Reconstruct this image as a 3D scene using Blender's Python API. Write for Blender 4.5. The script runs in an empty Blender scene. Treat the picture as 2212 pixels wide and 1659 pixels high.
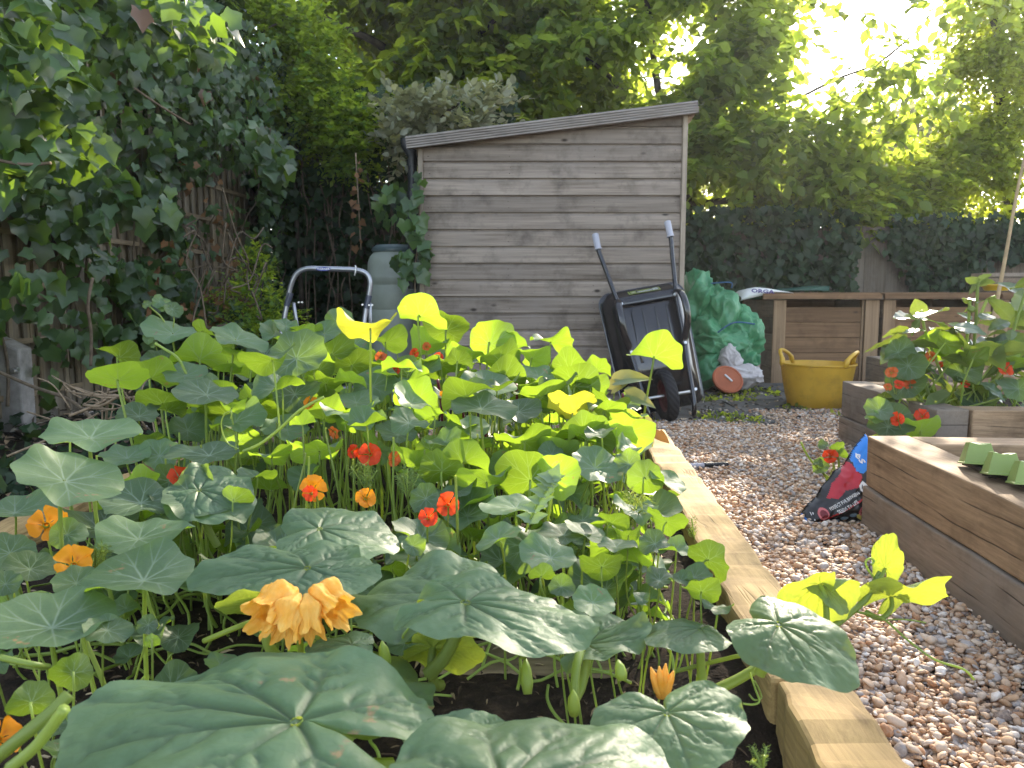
import bpy, bmesh, math, random
import numpy as np
from mathutils import Vector, Matrix, noise as mnoise
R = math.radians
random.seed(7); rng = np.random.default_rng(11)
S = bpy.context.scene; COL = S.collection
# ---------------------------------------------------------------- camera, sky, sun, exposure
H, F, CX, CY = 0.83, 1660.0, 1106.0, 829.5
PITCH = math.atan(184.5/1660)
cam = bpy.data.cameras.new('camera'); camo = bpy.data.objects.new('camera', cam); COL.objects.link(camo)
camo.location = (0, 0, H); camo.rotation_euler = (math.pi/2-PITCH, 0, 0)
cam.sensor_width = 36; cam.lens = 36*F/2212; cam.clip_start = .02; cam.clip_end = 500
cam.dof.use_dof = True; cam.dof.focus_distance = 1.75; cam.dof.aperture_fstop = 12
S.camera = camo
SUN_AZ, SUN_EL = R(27), R(28)
wd = bpy.data.worlds.new('World'); S.world = wd; wd.use_nodes = True
nt = wd.node_tree; bg = nt.nodes['Background']
sky = nt.nodes.new('ShaderNodeTexSky'); sky.sky_type = 'NISHITA'; sky.sun_disc = False
sky.sun_elevation = SUN_EL; sky.sun_rotation = SUN_AZ; sky.dust_density = 1.2; sky.air_density = 1.0; sky.ozone_density = 1.0
hs = nt.nodes.new('ShaderNodeHueSaturation'); hs.inputs['Saturation'].default_value = .62   # sky colour muted, to cut the blue in its light
nt.links.new(sky.outputs[0], hs.inputs['Color']); nt.links.new(hs.outputs[0], bg.inputs[0]); bg.inputs[1].default_value = 0.15
sl = bpy.data.lights.new('sun', 'SUN'); sl.energy = 4.0; sl.angle = R(.55); sl.color = (1, .88, .70)
slo = bpy.data.objects.new('sun', sl); COL.objects.link(slo)
SDIR = Vector((math.sin(SUN_AZ)*math.cos(SUN_EL), math.cos(SUN_AZ)*math.cos(SUN_EL), math.sin(SUN_EL)))
slo.rotation_euler = SDIR.to_track_quat('Z', 'Y').to_euler(); slo.location = SDIR*40
S.view_settings.view_transform = 'Standard'; S.view_settings.look = 'None'
S.view_settings.exposure = 2.1; S.view_settings.gamma = 1.0
S.render.engine = 'CYCLES'
cy = S.cycles
cy.use_denoising = True; cy.denoiser = 'OPENIMAGEDENOISE'
cy.max_bounces = 7; cy.diffuse_bounces = 4; cy.glossy_bounces = 3; cy.transmission_bounces = 4; cy.transparent_max_bounces = 8
cy.volume_bounces = 0; cy.sample_clamp_indirect = 6.0; cy.caustics_reflective = False; cy.caustics_refractive = False

# ---------------------------------------------------------------- picture <-> place
cp, sp = math.cos(PITCH), math.sin(PITCH)
def ray(u, v):
    a, b = (u-CX)/F, (CY-v)/F
    return Vector((a, cp+sp*b, -sp+cp*b))
def W(u, v, Y):
    d = ray(u, v); return Vector((0, 0, H)) + d*(Y/d.y)
def G(u, v, z=0.0):
    d = ray(u, v); return Vector((0, 0, H)) + d*((z-H)/d.z)
def proj(P):                                    # world (n,3) -> u,v
    P = np.asarray(P, float); x, y, z = P[..., 0], P[..., 1], P[..., 2]-H
    zc = y*cp - z*sp; yc = y*sp + z*cp
    zc = np.where(np.abs(zc) < 1e-6, 1e-6, zc)
    return CX+F*x/zc, CY-F*yc/zc, zc

# ---------------------------------------------------------------- objects
def tag(o, label=None, cat=None, group=None, kind=None):
    if label: o['label'] = label
    if cat: o['category'] = cat
    if group: o['group'] = group
    if kind: o['kind'] = kind
    return o
def thing(name, loc, label, cat, group=None):
    o = bpy.data.objects.new(name, None); COL.objects.link(o); o.location = Vector(loc)
    o.empty_display_size = .05
    return tag(o, label, cat, group)
def wpos(o):
    p = Vector((0, 0, 0))
    while o is not None: p += o.location; o = o.parent
    return p
def put(name, me, parent=None, loc=None):
    """link a mesh given in world coordinates; with a parent it becomes a part of it"""
    o = bpy.data.objects.new(name, me); COL.objects.link(o)
    if loc is None:
        n = len(me.vertices); co = np.empty(n*3, np.float32); me.vertices.foreach_get('co', co); co = co.reshape(-1, 3)
        if n: loc = Vector(((co[:, 0].min()+co[:, 0].max())/2, (co[:, 1].min()+co[:, 1].max())/2, co[:, 2].min()))
        else: loc = Vector((0, 0, 0))
    me.transform(Matrix.Translation(-Vector(loc)))
    if parent is not None:
        o.parent = parent; o.location = Vector(loc)-wpos(parent)
    else: o.location = Vector(loc)
    return o
class MB:
    def __init__(s): s.V = []; s.Fc = []; s.M = []; s.Rn = []; s.n = 0; s.cur = random.random()
    def add(s, vs, fs, mi=0, rn=None):
        rn = random.random() if rn is None else rn
        b = s.n; s.V.extend([tuple(v) for v in vs]); s.n += len(vs)
        for f in fs: s.Fc.append(tuple(b+i for i in f)); s.M.append(mi); s.Rn.append(rn)
        return s
    def box(s, c, size, rot=None, mi=0, rn=None):
        x, y, z = size[0]/2, size[1]/2, size[2]/2
        vs = [Vector((a*x, b*y, d*z)) for d in (-1, 1) for b in (-1, 1) for a in (-1, 1)]
        if rot is not None: vs = [rot @ v for v in vs]
        vs = [v+Vector(c) for v in vs]
        return s.add(vs, [(0, 2, 3, 1), (4, 5, 7, 6), (0, 1, 5, 4), (2, 6, 7, 3), (0, 4, 6, 2), (1, 3, 7, 5)], mi, rn)
    def hexa(s, bot, top, mi=0, rn=None):       # two quads of 4 points, same winding (ccw from above)
        return s.add(list(bot)+list(top), [(3, 2, 1, 0), (4, 5, 6, 7), (0, 1, 5, 4), (1, 2, 6, 5), (2, 3, 7, 6), (3, 0, 4, 7)], mi, rn)
    def tube(s, pts, r, n=8, mi=0, cap=True, rn=None, sq=None):
        pts = [Vector(p) for p in pts]; m = len(pts)
        rr = r if hasattr(r, '__len__') else [r]*m
        vs = []; up = None
        for i in range(m):
            t = (pts[min(i+1, m-1)]-pts[max(i-1, 0)])
            t = t.normalized() if t.length > 1e-9 else Vector((0, 0, 1))
            if up is None:
                a = Vector((0, 0, 1)) if abs(t.z) < .9 else Vector((1, 0, 0)); up = (a - t*a.dot(t)).normalized()
            else:
                up = up - t*up.dot(t); up = up.normalized() if up.length > 1e-6 else t.orthogonal().normalized()
            w = t.cross(up)
            for k in range(n):
                a = 2*math.pi*k/n; vs.append(pts[i]+(up*math.cos(a)+w*math.sin(a)*(sq or 1))*rr[i])
        fs = []
        for i in range(m-1):
            for k in range(n):
                k2 = (k+1) % n; fs.append((i*n+k, i*n+k2, (i+1)*n+k2, (i+1)*n+k))
        if cap: fs.append(tuple(range(n-1, -1, -1))); fs.append(tuple((m-1)*n+k for k in range(n)))
        return s.add(vs, fs, mi, rn)
    def lathe(s, prof, c, n=40, M=None, mi=0, sx=1, sy=1, rn=None):
        vs = []; m = len(prof)
        for r, z in prof:
            for k in range(n):
                a = 2*math.pi*k/n; v = Vector((r*math.cos(a)*sx, r*math.sin(a)*sy, z))
                vs.append((M @ v if M is not None else v)+Vector(c))
        fs = [(i*n+k, i*n+(k+1) % n, (i+1)*n+(k+1) % n, (i+1)*n+k) for i in range(m-1) for k in range(n)]
        return s.add(vs, fs, mi, rn)
    def grid(s, P, mi=0, rn=None):              # P[i][j] points
        a, b = len(P), len(P[0]); vs = [p for row in P for p in row]
        return s.add(vs, [(i*b+j, i*b+j+1, (i+1)*b+j+1, (i+1)*b+j) for i in range(a-1) for j in range(b-1)], mi, rn)
    def mesh(s, name, mats, smooth=False, weld=False):
        me = bpy.data.meshes.new(name); me.from_pydata(s.V, [], s.Fc)
        for m in (mats if isinstance(mats, (list, tuple)) else [mats]): me.materials.append(m)
        me.polygons.foreach_set('material_index', s.M)
        at = me.attributes.new('rnd', 'FLOAT', 'FACE'); at.data.foreach_set('value', s.Rn)
        if weld:
            bm = bmesh.new(); bm.from_mesh(me); bmesh.ops.remove_doubles(bm, verts=bm.verts, dist=1e-5); bm.to_mesh(me); bm.free()
        if smooth: me.polygons.foreach_set('use_smooth', [True]*len(me.polygons))
        me.update(); return me
    def build(s, name, mats, parent=None, smooth=False, bevel=0, loc=None, weld=False, sharp=None):
        me = s.mesh(name, mats, smooth, weld); o = put(name, me, parent, loc)
        if bevel:
            b = o.modifiers.new('bevel', 'BEVEL'); b.width = bevel; b.segments = 2; b.limit_method = 'ANGLE'; b.angle_limit = R(35)
        if smooth and sharp:
            me.set_sharp_from_angle(angle=R(sharp))
        return o
def mesh_np(name, V, T, mats, rnd=None, smooth=True, attrs=None, mi=None):
    """triangle mesh from arrays, per-vertex float attributes"""
    V = np.asarray(V, np.float32); T = np.asarray(T, np.int32)
    me = bpy.data.meshes.new(name); me.vertices.add(len(V)); me.vertices.foreach_set('co', V.ravel())
    k = T.shape[1]; me.loops.add(T.size); me.loops.foreach_set('vertex_index', T.ravel())
    me.polygons.add(len(T)); me.polygons.foreach_set('loop_start', np.arange(0, T.size, k, dtype=np.int32))
    for m in (mats if isinstance(mats, (list, tuple)) else [mats]): me.materials.append(m)
    if mi is not None: me.polygons.foreach_set('material_index', np.asarray(mi, np.int32))
    me.polygons.foreach_set('use_smooth', np.full(len(T), smooth))
    if rnd is not None:
        a = me.attributes.new('rnd', 'FLOAT', 'POINT'); a.data.foreach_set('value', np.asarray(rnd, np.float32))
    for nme, arr in (attrs or {}).items():
        a = me.attributes.new(nme, 'FLOAT', 'POINT'); a.data.foreach_set('value', np.asarray(arr, np.float32))
    me.update(calc_edges=True); me.validate(); return me
def inside(poly, X, Y):
    X = np.asarray(X, float); Y = np.asarray(Y, float); r = np.zeros(X.shape, bool); n = len(poly)
    for i in range(n):
        x1, y1 = poly[i]; x2, y2 = poly[(i+1) % n]
        if y1 == y2: continue
        r ^= ((y1 > Y) != (y2 > Y)) & (X < (x2-x1)*(Y-y1)/(y2-y1)+x1)
    return r
def vnoise(P, sc=1.0, seed=0.0):
    return np.array([mnoise.noise(Vector((p[0]*sc+seed, p[1]*sc-seed*.7, p[2]*sc+seed*1.3))) for p in P])
def spline(pts, n=8):
    """catmull-rom through the points"""
    pts = [Vector(p) for p in pts]; out = []
    for i in range(len(pts)-1):
        p0, p1, p2, p3 = pts[max(i-1, 0)], pts[i], pts[i+1], pts[min(i+2, len(pts)-1)]
        for k in range(n):
            t = k/n; out.append(.5*((2*p1)+(p2-p0)*t+(2*p0-5*p1+4*p2-p3)*t*t+(3*p1-p0-3*p2+p3)*t**3))
    out.append(pts[-1]); return out

# ---------------------------------------------------------------- materials
class NT:
    def __init__(s, name):
        s.m = bpy.data.materials.new(name); s.m.use_nodes = True; s.t = s.m.node_tree; s.N = s.t.nodes; s.L = s.t.links
        s.p = s.N['Principled BSDF']; s.out = s.N['Material Output']
    def n(s, ty, **kw):
        x = s.N.new('ShaderNode'+ty)
        for k, v in kw.items(): setattr(x, k, v)
        return x
    def l(s, a, b): s.L.new(a, b)
    def attr(s, nm): return s.n('Attribute', attribute_name=nm).outputs['Fac']
    def coords(s, scale=(1, 1, 1), rnd=0):
        tc = s.n('TexCoord').outputs['Object']; mp = s.n('Mapping'); mp.inputs['Scale'].default_value = scale
        if rnd:
            cm = s.n('CombineXYZ'); ml = s.math('MULTIPLY', s.attr('rnd'), rnd)
            for i in range(3): s.l(ml, cm.inputs[i])
            ad = s.n('VectorMath', operation='ADD'); s.l(tc, ad.inputs[0]); s.l(cm.outputs[0], ad.inputs[1]); s.l(ad.outputs[0], mp.inputs[0])
        else: s.l(tc, mp.inputs[0])
        return mp.outputs[0]
    def math(s, op, a, b=None, clamp=False):
        x = s.n('Math', operation=op, use_clamp=clamp)
        for i, q in enumerate((a, b)):
            if q is None: continue
            if hasattr(q, 'is_linked'): s.l(q, x.inputs[i])
            else: x.inputs[i].default_value = q
        return x.outputs[0]
    def noise(s, vec, scale, detail=4, rough=.6, dist=0):
        x = s.n('TexNoise'); x.inputs['Scale'].default_value = scale; x.inputs['Detail'].default_value = detail
        x.inputs['Roughness'].default_value = rough; x.inputs['Distortion'].default_value = dist
        if vec is not None: s.l(vec, x.inputs['Vector'])
        return x.outputs['Fac']
    def ramp(s, fac, stops, interp='LINEAR'):
        x = s.n('ValToRGB'); cr = x.color_ramp; cr.interpolation = interp
        while len(cr.elements) < len(stops): cr.elements.new(.5)
        for e, (p, c) in zip(cr.elements, stops): e.position = p; e.color = (*c, 1) if len(c) == 3 else c
        s.l(fac, x.inputs[0]); return x.outputs[0]
    def mix(s, fac, a, b, mode='MIX'):
        x = s.n('Mix', data_type='RGBA', blend_type=mode); x.clamp_factor = True
        for q, i in ((fac, 0), (a, 6), (b, 7)):
            if hasattr(q, 'is_linked'): s.l(q, x.inputs[i])
            else: x.inputs[i].default_value = q if i == 0 else (*q, 1)
        return x.outputs[2]
    def bump(s, h, st=.3, dist=.01):
        b = s.n('Bump'); b.inputs['Strength'].default_value = st; b.inputs['Distance'].default_value = dist
        s.l(h, b.inputs['Height']); s.l(b.outputs[0], s.p.inputs['Normal']); return b
    def set(s, col=None, rough=None, spec=None, metal=None, coat=None):
        if col is not None:
            if hasattr(col, 'is_linked'): s.l(col, s.p.inputs['Base Color'])
            else: s.p.inputs['Base Color'].default_value = (*col, 1)
        if rough is not None:
            if hasattr(rough, 'is_linked'): s.l(rough, s.p.inputs['Roughness'])
            else: s.p.inputs['Roughness'].default_value = rough
        if spec is not None: s.p.inputs['Specular IOR Level'].default_value = spec
        if metal is not None: s.p.inputs['Metallic'].default_value = metal
        if coat is not None: s.p.inputs['Coat Weight'].default_value = coat
        return s.m
def simple(name, col, rough=.5, spec=.5, metal=0, var=.15, sc=8, bump=0, bsc=60, coat=None):
    t = NT(name); c = t.coords(); n1 = t.noise(c, sc, 5)
    a = tuple(x*(1-var) for x in col); b = tuple(min(1, x*(1+var)) for x in col)
    t.set(t.ramp(n1, [(.3, a), (.7, b)]), rough, spec, metal, coat)
    if bump: t.bump(t.noise(c, bsc, 4), bump, .003)
    return t.m
def wood(name, axis, dark, light, grey=None, gsc=1.0, rough=.8, knots=.5, stain=.4, bump=.35, crack=0.0, split=0):
    """weathered timber, grain along the given object axis"""
    t = NT(name)
    sc = [26*gsc]*3; sc[axis] = 1.3*gsc
    c = t.coords(tuple(sc), 7.3); cw = t.coords((1, 1, 1), 7.3)
    n1 = t.noise(c, 1.0, 7, .62, .35)
    sc2 = [90*gsc]*3; sc2[axis] = 2.2*gsc; n2 = t.noise(t.coords(tuple(sc2), 3.1), 1.0, 4, .7, .2)
    base = t.ramp(n1, [(.28, dark), (.5, tuple((a+b)/2 for a, b in zip(dark, light))), (.74, light)])
    base = t.mix(.35, base, t.ramp(n2, [(.3, tuple(x*.5 for x in dark)), (.65, light)]))
    if grey is not None:
        base = t.mix(t.ramp(t.noise(cw, 2.6, 4), [(.42, (0, 0, 0)), (.7, (.8, .8, .8))]), base, grey)
    vr = t.math('ADD', t.math('MULTIPLY', t.attr('rnd'), .45), .76)
    cmb = t.n('CombineColor');
    for i in range(3): t.l(vr, cmb.inputs[i])
    base = t.mix(1.0, base, cmb.outputs[0], 'MULTIPLY')
    h = n1
    if knots:
        ks = [7.5]*3; ks[axis] = 3.6
        vo = t.n('TexVoronoi'); vo.inputs['Scale'].default_value = 1.0; t.l(t.coords(tuple(ks), 5.7), vo.inputs['Vector'])
        kn = t.ramp(vo.outputs['Distance'], [(.045, (1, 1, 1)), (.08, (.5, .5, .5)), (.12, (0, 0, 0))])
        base = t.mix(t.math('MULTIPLY', kn, knots), base, tuple(x*.32 for x in dark))
    if stain:
        base = t.mix(t.math('MULTIPLY', t.ramp(t.noise(cw, 5.5, 6, .65), [(.5, (0, 0, 0)), (.72, (1, 1, 1))]), stain), base, tuple(x*.42 for x in dark))
    if crack:
        cs = [30.]*3; cs[axis] = .9
        w = t.noise(t.coords(tuple(cs), 9.1), 1.0, 2, .5, .1)
        cr = t.ramp(w, [(.478, (0, 0, 0)), (.497, (1, 1, 1)), (.503, (1, 1, 1)), (.522, (0, 0, 0))])
        cr = t.math('MULTIPLY', cr, t.ramp(t.noise(cw, 3.0, 2), [(.5, (0, 0, 0)), (.6, (1, 1, 1))]))
        base = t.mix(t.math('MULTIPLY', cr, crack), base, (.012, .009, .007)); h = t.math('SUBTRACT', h, t.math('MULTIPLY', cr, .6))
    if split:                                        # long drying splits along the grain
        sx = t.n('SeparateXYZ'); t.l(t.n('TexCoord').outputs['Object'], sx.inputs[0]); al = sx.outputs[axis]; up = sx.outputs[2]
        for k, (z0, fr, am) in enumerate(((.05, 1.7, .05), (.125, 1.1, .06))):
            cv = t.n('CombineXYZ'); t.l(t.math('MULTIPLY', al, fr), cv.inputs[0]); t.l(t.math('MULTIPLY', t.attr('rnd'), 31+k*7), cv.inputs[1])
            wv = t.noise(cv.outputs[0], 1.0, 4, .5); d = t.math('ABSOLUTE', t.math('SUBTRACT', up, t.math('ADD', t.math('MULTIPLY', t.math('SUBTRACT', wv, .5), am), z0)))
            cv2 = t.n('CombineXYZ'); t.l(t.math('MULTIPLY', al, 2.3), cv2.inputs[0]); t.l(t.math('MULTIPLY', t.attr('rnd'), 57+k*9), cv2.inputs[1])
            mk = t.ramp(t.noise(cv2.outputs[0], 1.0, 3), [(.44, (0, 0, 0)), (.56, (1, 1, 1))])
            ln = t.math('MULTIPLY', t.math('SUBTRACT', 1, t.math('DIVIDE', d, .0032), True), mk); base = t.mix(t.math('MULTIPLY', ln, split), base, (.02, .014, .01)); h = t.math('SUBTRACT', h, ln)
    t.set(base, rough, .25); t.bump(h, bump, .004)
    return t.m
def leafmat(name, top, under, trans, tf=.45, rough=.45, spec=.4, var=.35, vein=None, veinf=0.0, veintr=None, dead=None, deadf=0.0, bump=0, bsc=120, hue=None, radial=False, ret=0, retsc=90, spots=0, spsc=3.0):
    """two-sided leaf: top / underside colour and light shining through"""
    t = NT(name); rn = t.attr('rnd')
    oi = t.n('ObjectInfo').outputs['Random']; rr = t.math('FRACT', t.math('ADD', rn, oi))
    c = t.coords(); nz = t.noise(c, 22, 3)
    bf = t.n('NewGeometry').outputs['Backfacing']
    f = t.math('ADD', t.math('MULTIPLY', rr, .75), t.math('MULTIPLY', nz, .35))
    lo = lambda q: tuple(x*(1-var) for x in q); hi = lambda q: tuple(min(1, x*(1+var)) for x in q)
    ct = t.ramp(f, [(.15, lo(top)), (.95, hi(top))]); cu = t.ramp(f, [(.15, lo(under)), (.95, hi(under))])
    if hue is not None:
        ct = t.mix(t.math('GREATER_THAN', rr, .72), ct, hue)
    col = t.mix(bf, ct, cu); tr = t.ramp(f, [(.15, lo(trans)), (.95, hi(trans))])
    if vein is not None:
        if radial:                                   # nine veins from the leaf stalk, each forking towards the edge
            lx, ly = t.attr('lx'), t.attr('ly'); th = t.math('ARCTAN2', ly, lx)
            r_ = t.math('SQRT', t.math('ADD', t.math('MULTIPLY', lx, lx), t.math('MULTIPLY', ly, ly)))
            d = t.math('MULTIPLY', t.math('MULTIPLY', t.math('ABSOLUTE', t.math('SUBTRACT', t.math('FRACT', t.math('ADD', t.math('MULTIPLY', th, 9/6.28318), .5)), .5)), 6.28318/9), r_)
            d2 = t.math('ABSOLUTE', t.math('SUBTRACT', d, t.math('MULTIPLY', t.math('MAXIMUM', t.math('SUBTRACT', r_, .42), 0), .45)))
            w_ = t.math('SUBTRACT', .034, t.math('MULTIPLY', r_, .020))
            va = t.math('SUBTRACT', 1, t.math('DIVIDE', t.math('MINIMUM', d, t.math('ADD', d2, t.math('MULTIPLY', r_, .004))), w_), True)
            va = t.math('MULTIPLY', va, t.math('SUBTRACT', 1.15, t.math('MULTIPLY', r_, .75)), True)
        else: va = t.attr('vein')
        col = t.mix(t.math('MULTIPLY', va, veinf), col, vein)
        if veintr is not None: tr = t.mix(t.math('MULTIPLY', va, .7), tr, veintr)
    rv_ = None
    if ret:
        vo = t.n('TexVoronoi', feature='DISTANCE_TO_EDGE'); vo.inputs['Scale'].default_value = retsc; t.l(t.n('TexCoord').outputs['Object'], vo.inputs['Vector'])
        rv_ = t.ramp(vo.outputs['Distance'], [(0, (0, 0, 0)), (.22, (1, 1, 1))])
        col = t.mix(t.math('MULTIPLY', t.math('SUBTRACT', 1, rv_), ret), col, tuple(x*.55 for x in top)); nl = t.noise(c, 7, 4)
        col = t.mix(t.math('MULTIPLY', t.ramp(nl, [(.5, (0, 0, 0)), (.7, (1, 1, 1))]), .35), col, tuple(min(1, x*1.45+.02) for x in top))
    if spots:                                        # brown nibbled and scorched patches on some leaves
        ns = t.noise(c, spsc, 5, .65); sp_ = t.math('MULTIPLY', t.ramp(ns, [(.66, (0, 0, 0)), (.70, (1, 1, 1))]), t.math('GREATER_THAN', rr, 1-spots))
        col = t.mix(sp_, col, (.36, .26, .12)); tr = t.mix(sp_, tr, (.40, .24, .06))
    if dead is not None:
        dm = t.math('MULTIPLY', t.math('GREATER_THAN', rr, 1-deadf), .95); col = t.mix(dm, col, dead); tr = t.mix(dm, tr, dead)
    t.set(col, rough, spec)
    tb = t.n('BsdfTranslucent'); t.l(tr, tb.inputs[0])
    ms = t.n('MixShader'); ms.inputs[0].default_value = tf
    t.l(t.p.outputs[0], ms.inputs[1]); t.l(tb.outputs[0], ms.inputs[2]); t.l(ms.outputs[0], t.out.inputs[0])
    if bump:
        b = t.bump(t.noise(c, bsc, 3) if rv_ is None else rv_, bump, .002)
    return t.m
M = {}
M['shed'] = wood('weathered_shiplap', 0, (.085, .064, .048), (.355, .30, .25), (.235, .20, .172), .8, .75, 1.0, .6)
M['shed_z'] = wood('weathered_trim', 2, (.20, .16, .12), (.40, .34, .27), None, .9, .75, .3, .3)
M['fascia'] = wood('grey_decking', 0, (.22, .19, .165), (.46, .42, .385), (.38, .355, .34), 1, .8, .3, .5)
M['felt'] = simple('mossy_roofing_felt', (.06, .065, .045), .95, .2, var=.5, sc=20, bump=.5)
M['sleeper'] = wood('sleeper_oak', 1, (.165, .10, .055), (.45, .31, .185), None, 1.0, .8, .5, .5, .5, .0, .95)
M['sleeper_x'] = wood('sleeper_oak_cross', 0, (.165, .10, .055), (.45, .31, .185), None, 1.0, .8, .5, .5, .5, .0, .95)
M['sleeper_grey'] = wood('sleeper_grey', 1, (.13, .09, .06), (.31, .24, .175), (.21, .18, .15), 1.0, .85, .45, .5, .5, .0, .95)
M['bed'] = wood('bed_plank', 1, (.20, .125, .05), (.56, .385, .17), None, .9, .8, .4, .75, .5, .35)
M['bed_x'] = wood('cross_plank', 0, (.10, .075, .045), (.28, .21, .13), None, .8, .85, .3, .6, .4, .3)
M['bin'] = wood('bin_board', 0, (.10, .055, .028), (.27, .16, .085), None, .8, .8, .75, .5)
M['bin_z'] = wood('bin_post', 2, (.19, .12, .07), (.40, .27, .16), None, .8, .8, .5, .3)
M['fence'] = wood('fence_board', 2, (.14, .105, .065), (.33, .255, .165), (.25, .225, .19), .9, .85, .3, .4)
M['fence_shade'] = wood('shaded_board', 2, (.07, .052, .038), (.20, .165, .125), (.14, .125, .105), .9, .85, .3, .5)  # fence boards again, the back fence's shade put into the colour
M['fence_y'] = wood('trellis_lath', 1, (.17, .125, .08), (.38, .29, .19), None, .9, .85, .2, .3)
M['concrete'] = simple('concrete', (.30, .28, .26), .9, .3, var=.3, sc=14, bump=.5, bsc=90)
M['black'] = simple('black_enamel', (.012, .012, .014), .22, .5, var=.3, sc=6, coat=.4)
M['blackp'] = simple('black_plastic', (.012, .013, .015), .45, .4, var=.2)
M['rubber'] = simple('tyre_rubber', (.014, .014, .015), .7, .3, var=.3, bump=.2)
M['grip'] = simple('grey_grip', (.36, .36, .40), .5, .4, var=.1)
M['redrim'] = simple('red_rim', (.06, .008, .01), .4, .5, var=.2)
M['steel'] = simple('grey_steel_tube', (.32, .33, .36), .35, .5, metal=.75, var=.12, sc=20)
M['steeld'] = simple('dark_sleeve', (.07, .08, .11), .4, .5, metal=.3, var=.15)
M['zinc'] = simple('zinc_bolt', (.55, .55, .55), .35, .5, metal=.9)
M['white'] = simple('white_print', (.72, .72, .70), .6, .3, var=.06)
M['blueprint'] = simple('blue_print', (.03, .05, .30), .5, .4)
M['butt'] = simple('butt_plastic', (.27, .30, .26), .5, .4, var=.15, sc=5)
M['buttlid'] = simple('butt_lid_plastic', (.075, .11, .115), .4, .4, var=.2)
M['terra'] = simple('terracotta', (.40, .12, .055), .7, .3, var=.15)
M['twig'] = simple('dry_twig', (.20, .15, .10), .9, .2, var=.4, sc=30)
M['cane'] = simple('cane', (.33, .24, .13), .7, .3, var=.3, sc=12)
M['bark'] = simple('bark', (.055, .045, .035), .95, .2, var=.5, sc=10, bump=.6, bsc=40)
M['barkred'] = simple('vine_bark', (.13, .10, .07), .95, .2, var=.4, sc=25)
M['palegreen'] = simple('pale_green_plastic', (.20, .265, .07), .45, .4, var=.08)
M['stem'] = leafmat('green_stem', (.22, .30, .07), (.22, .30, .07), (.55, .62, .06), .35, .4, .4, .25)
M['stemred'] = simple('beet_stem', (.12, .012, .03), .4, .4)
# ================================================================ SETTING: ground, soil, paving
ED = Vector((.0717, 1, 0)).normalized(); EX = Vector((1, -.0717, 0)).normalized()
def dx(Y): return .0717*Y
def ground_mat():
    t = NT('gravel_ground'); c = t.coords()
    vo = t.n('TexVoronoi'); vo.inputs['Scale'].default_value = 55; t.l(c, vo.inputs['Vector'])
    col = t.ramp(t.n('Separate' + 'Color').outputs[0], [(0, (.1, .1, .1)), (1, (.2, .2, .2))])
    sepc = [x for x in t.N if x.bl_idname == 'ShaderNodeSeparateColor'][0]; t.l(vo.outputs['Color'], sepc.inputs[0])
    col = t.ramp(sepc.outputs[0], [(0, (.16, .10, .06)), (.35, (.30, .19, .11)), (.6, (.34, .29, .24)), (.85, (.22, .20, .19)), (1, (.5, .46, .4))])
    d = t.ramp(vo.outputs['Distance'], [(.2, (1, 1, 1)), (.6, (.15, .13, .12))])
    t.set(t.mix(1, col, d, 'MULTIPLY'), .8, .3); t.bump(t.math('MULTIPLY', vo.outputs['Distance'], -1), .8, .012); return t.m
def earth_mat(name, a, b, cc, sc=30):
    t = NT(name); c = t.coords(); n1 = t.noise(c, sc, 8, .7); n2 = t.noise(c, sc*4, 5, .7)
    col = t.ramp(n1, [(.3, a), (.55, b), (.75, cc)]); t.set(col, .95, .15)
    t.bump(t.math('ADD', n1, n2), .9, .012); return t.m
M['gravelbase'] = ground_mat()
M['soil'] = earth_mat('garden_soil', (.012, .009, .007), (.035, .024, .017), (.09, .06, .04))
M['litter'] = earth_mat('leaf_litter', (.012, .011, .008), (.03, .026, .018), (.075, .06, .04), 22)
def tagset(o, kind): o['kind'] = kind; return o
mb = MB(); NG = 60
P = []
for i in range(NG+1):
    row = []
    for j in range(NG+1):
        x = -24+48*(i/NG); y = -9+36*(j/NG)
        row.append((x, y, -.02))
    P.append(row)
o = mb.grid(P).build('ground', M['gravelbase']); o['kind'] = 'structure'
# dark earth strip between bed and the left fence
mb = MB(); P = []
for i in range(41):
    row = []
    for j in range(90):
        y = .2+10.5*j/89; x0, x1 = -3.5+dx(y), -1.43+dx(y)
        x = x0+(x1-x0)*i/40
        z = .02+.05*mnoise.noise(Vector((x*3, y*3, 0)))+.015*mnoise.noise(Vector((x*14, y*14, 2)))
        row.append((x, y, z))
    P.append(row)
o = mb.grid(P).build('earth', M['litter'], smooth=True); o['kind'] = 'structure'
mb = MB(); P = []
for i in range(31):
    row = []
    for j in range(25):
        x = -1.6+3.2*i/30; y = 5.0+4.0*j/24
        row.append((x-.1, y, .008+.012*mnoise.noise(Vector((x*4, y*4, 5)))))
    P.append(row)
o = mb.grid(P).build('path', M['litter'], smooth=True); o['kind'] = 'structure'
# soil in the planted bed
def soil_z(x, y):
    lo = 1/(1+math.exp(-(y-1.12)*40))
    return .135+.06*lo+.012*mnoise.noise(Vector((x*5, y*5, 1)))+.008*mnoise.noise(Vector((x*19, y*19, 3)))+.004*mnoise.noise(Vector((x*60, y*60, 3)))
mb = MB(); P = []
for i in range(141):
    row = []
    for j in range(181):
        y = .2+3.15*j/180; x = -1.40+dx(y)+1.74*i/140
        row.append((x, y, soil_z(x, y)))
    P.append(row)
o = mb.grid(P).build('soil', M['soil'], smooth=True); o['kind'] = 'structure'
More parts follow.
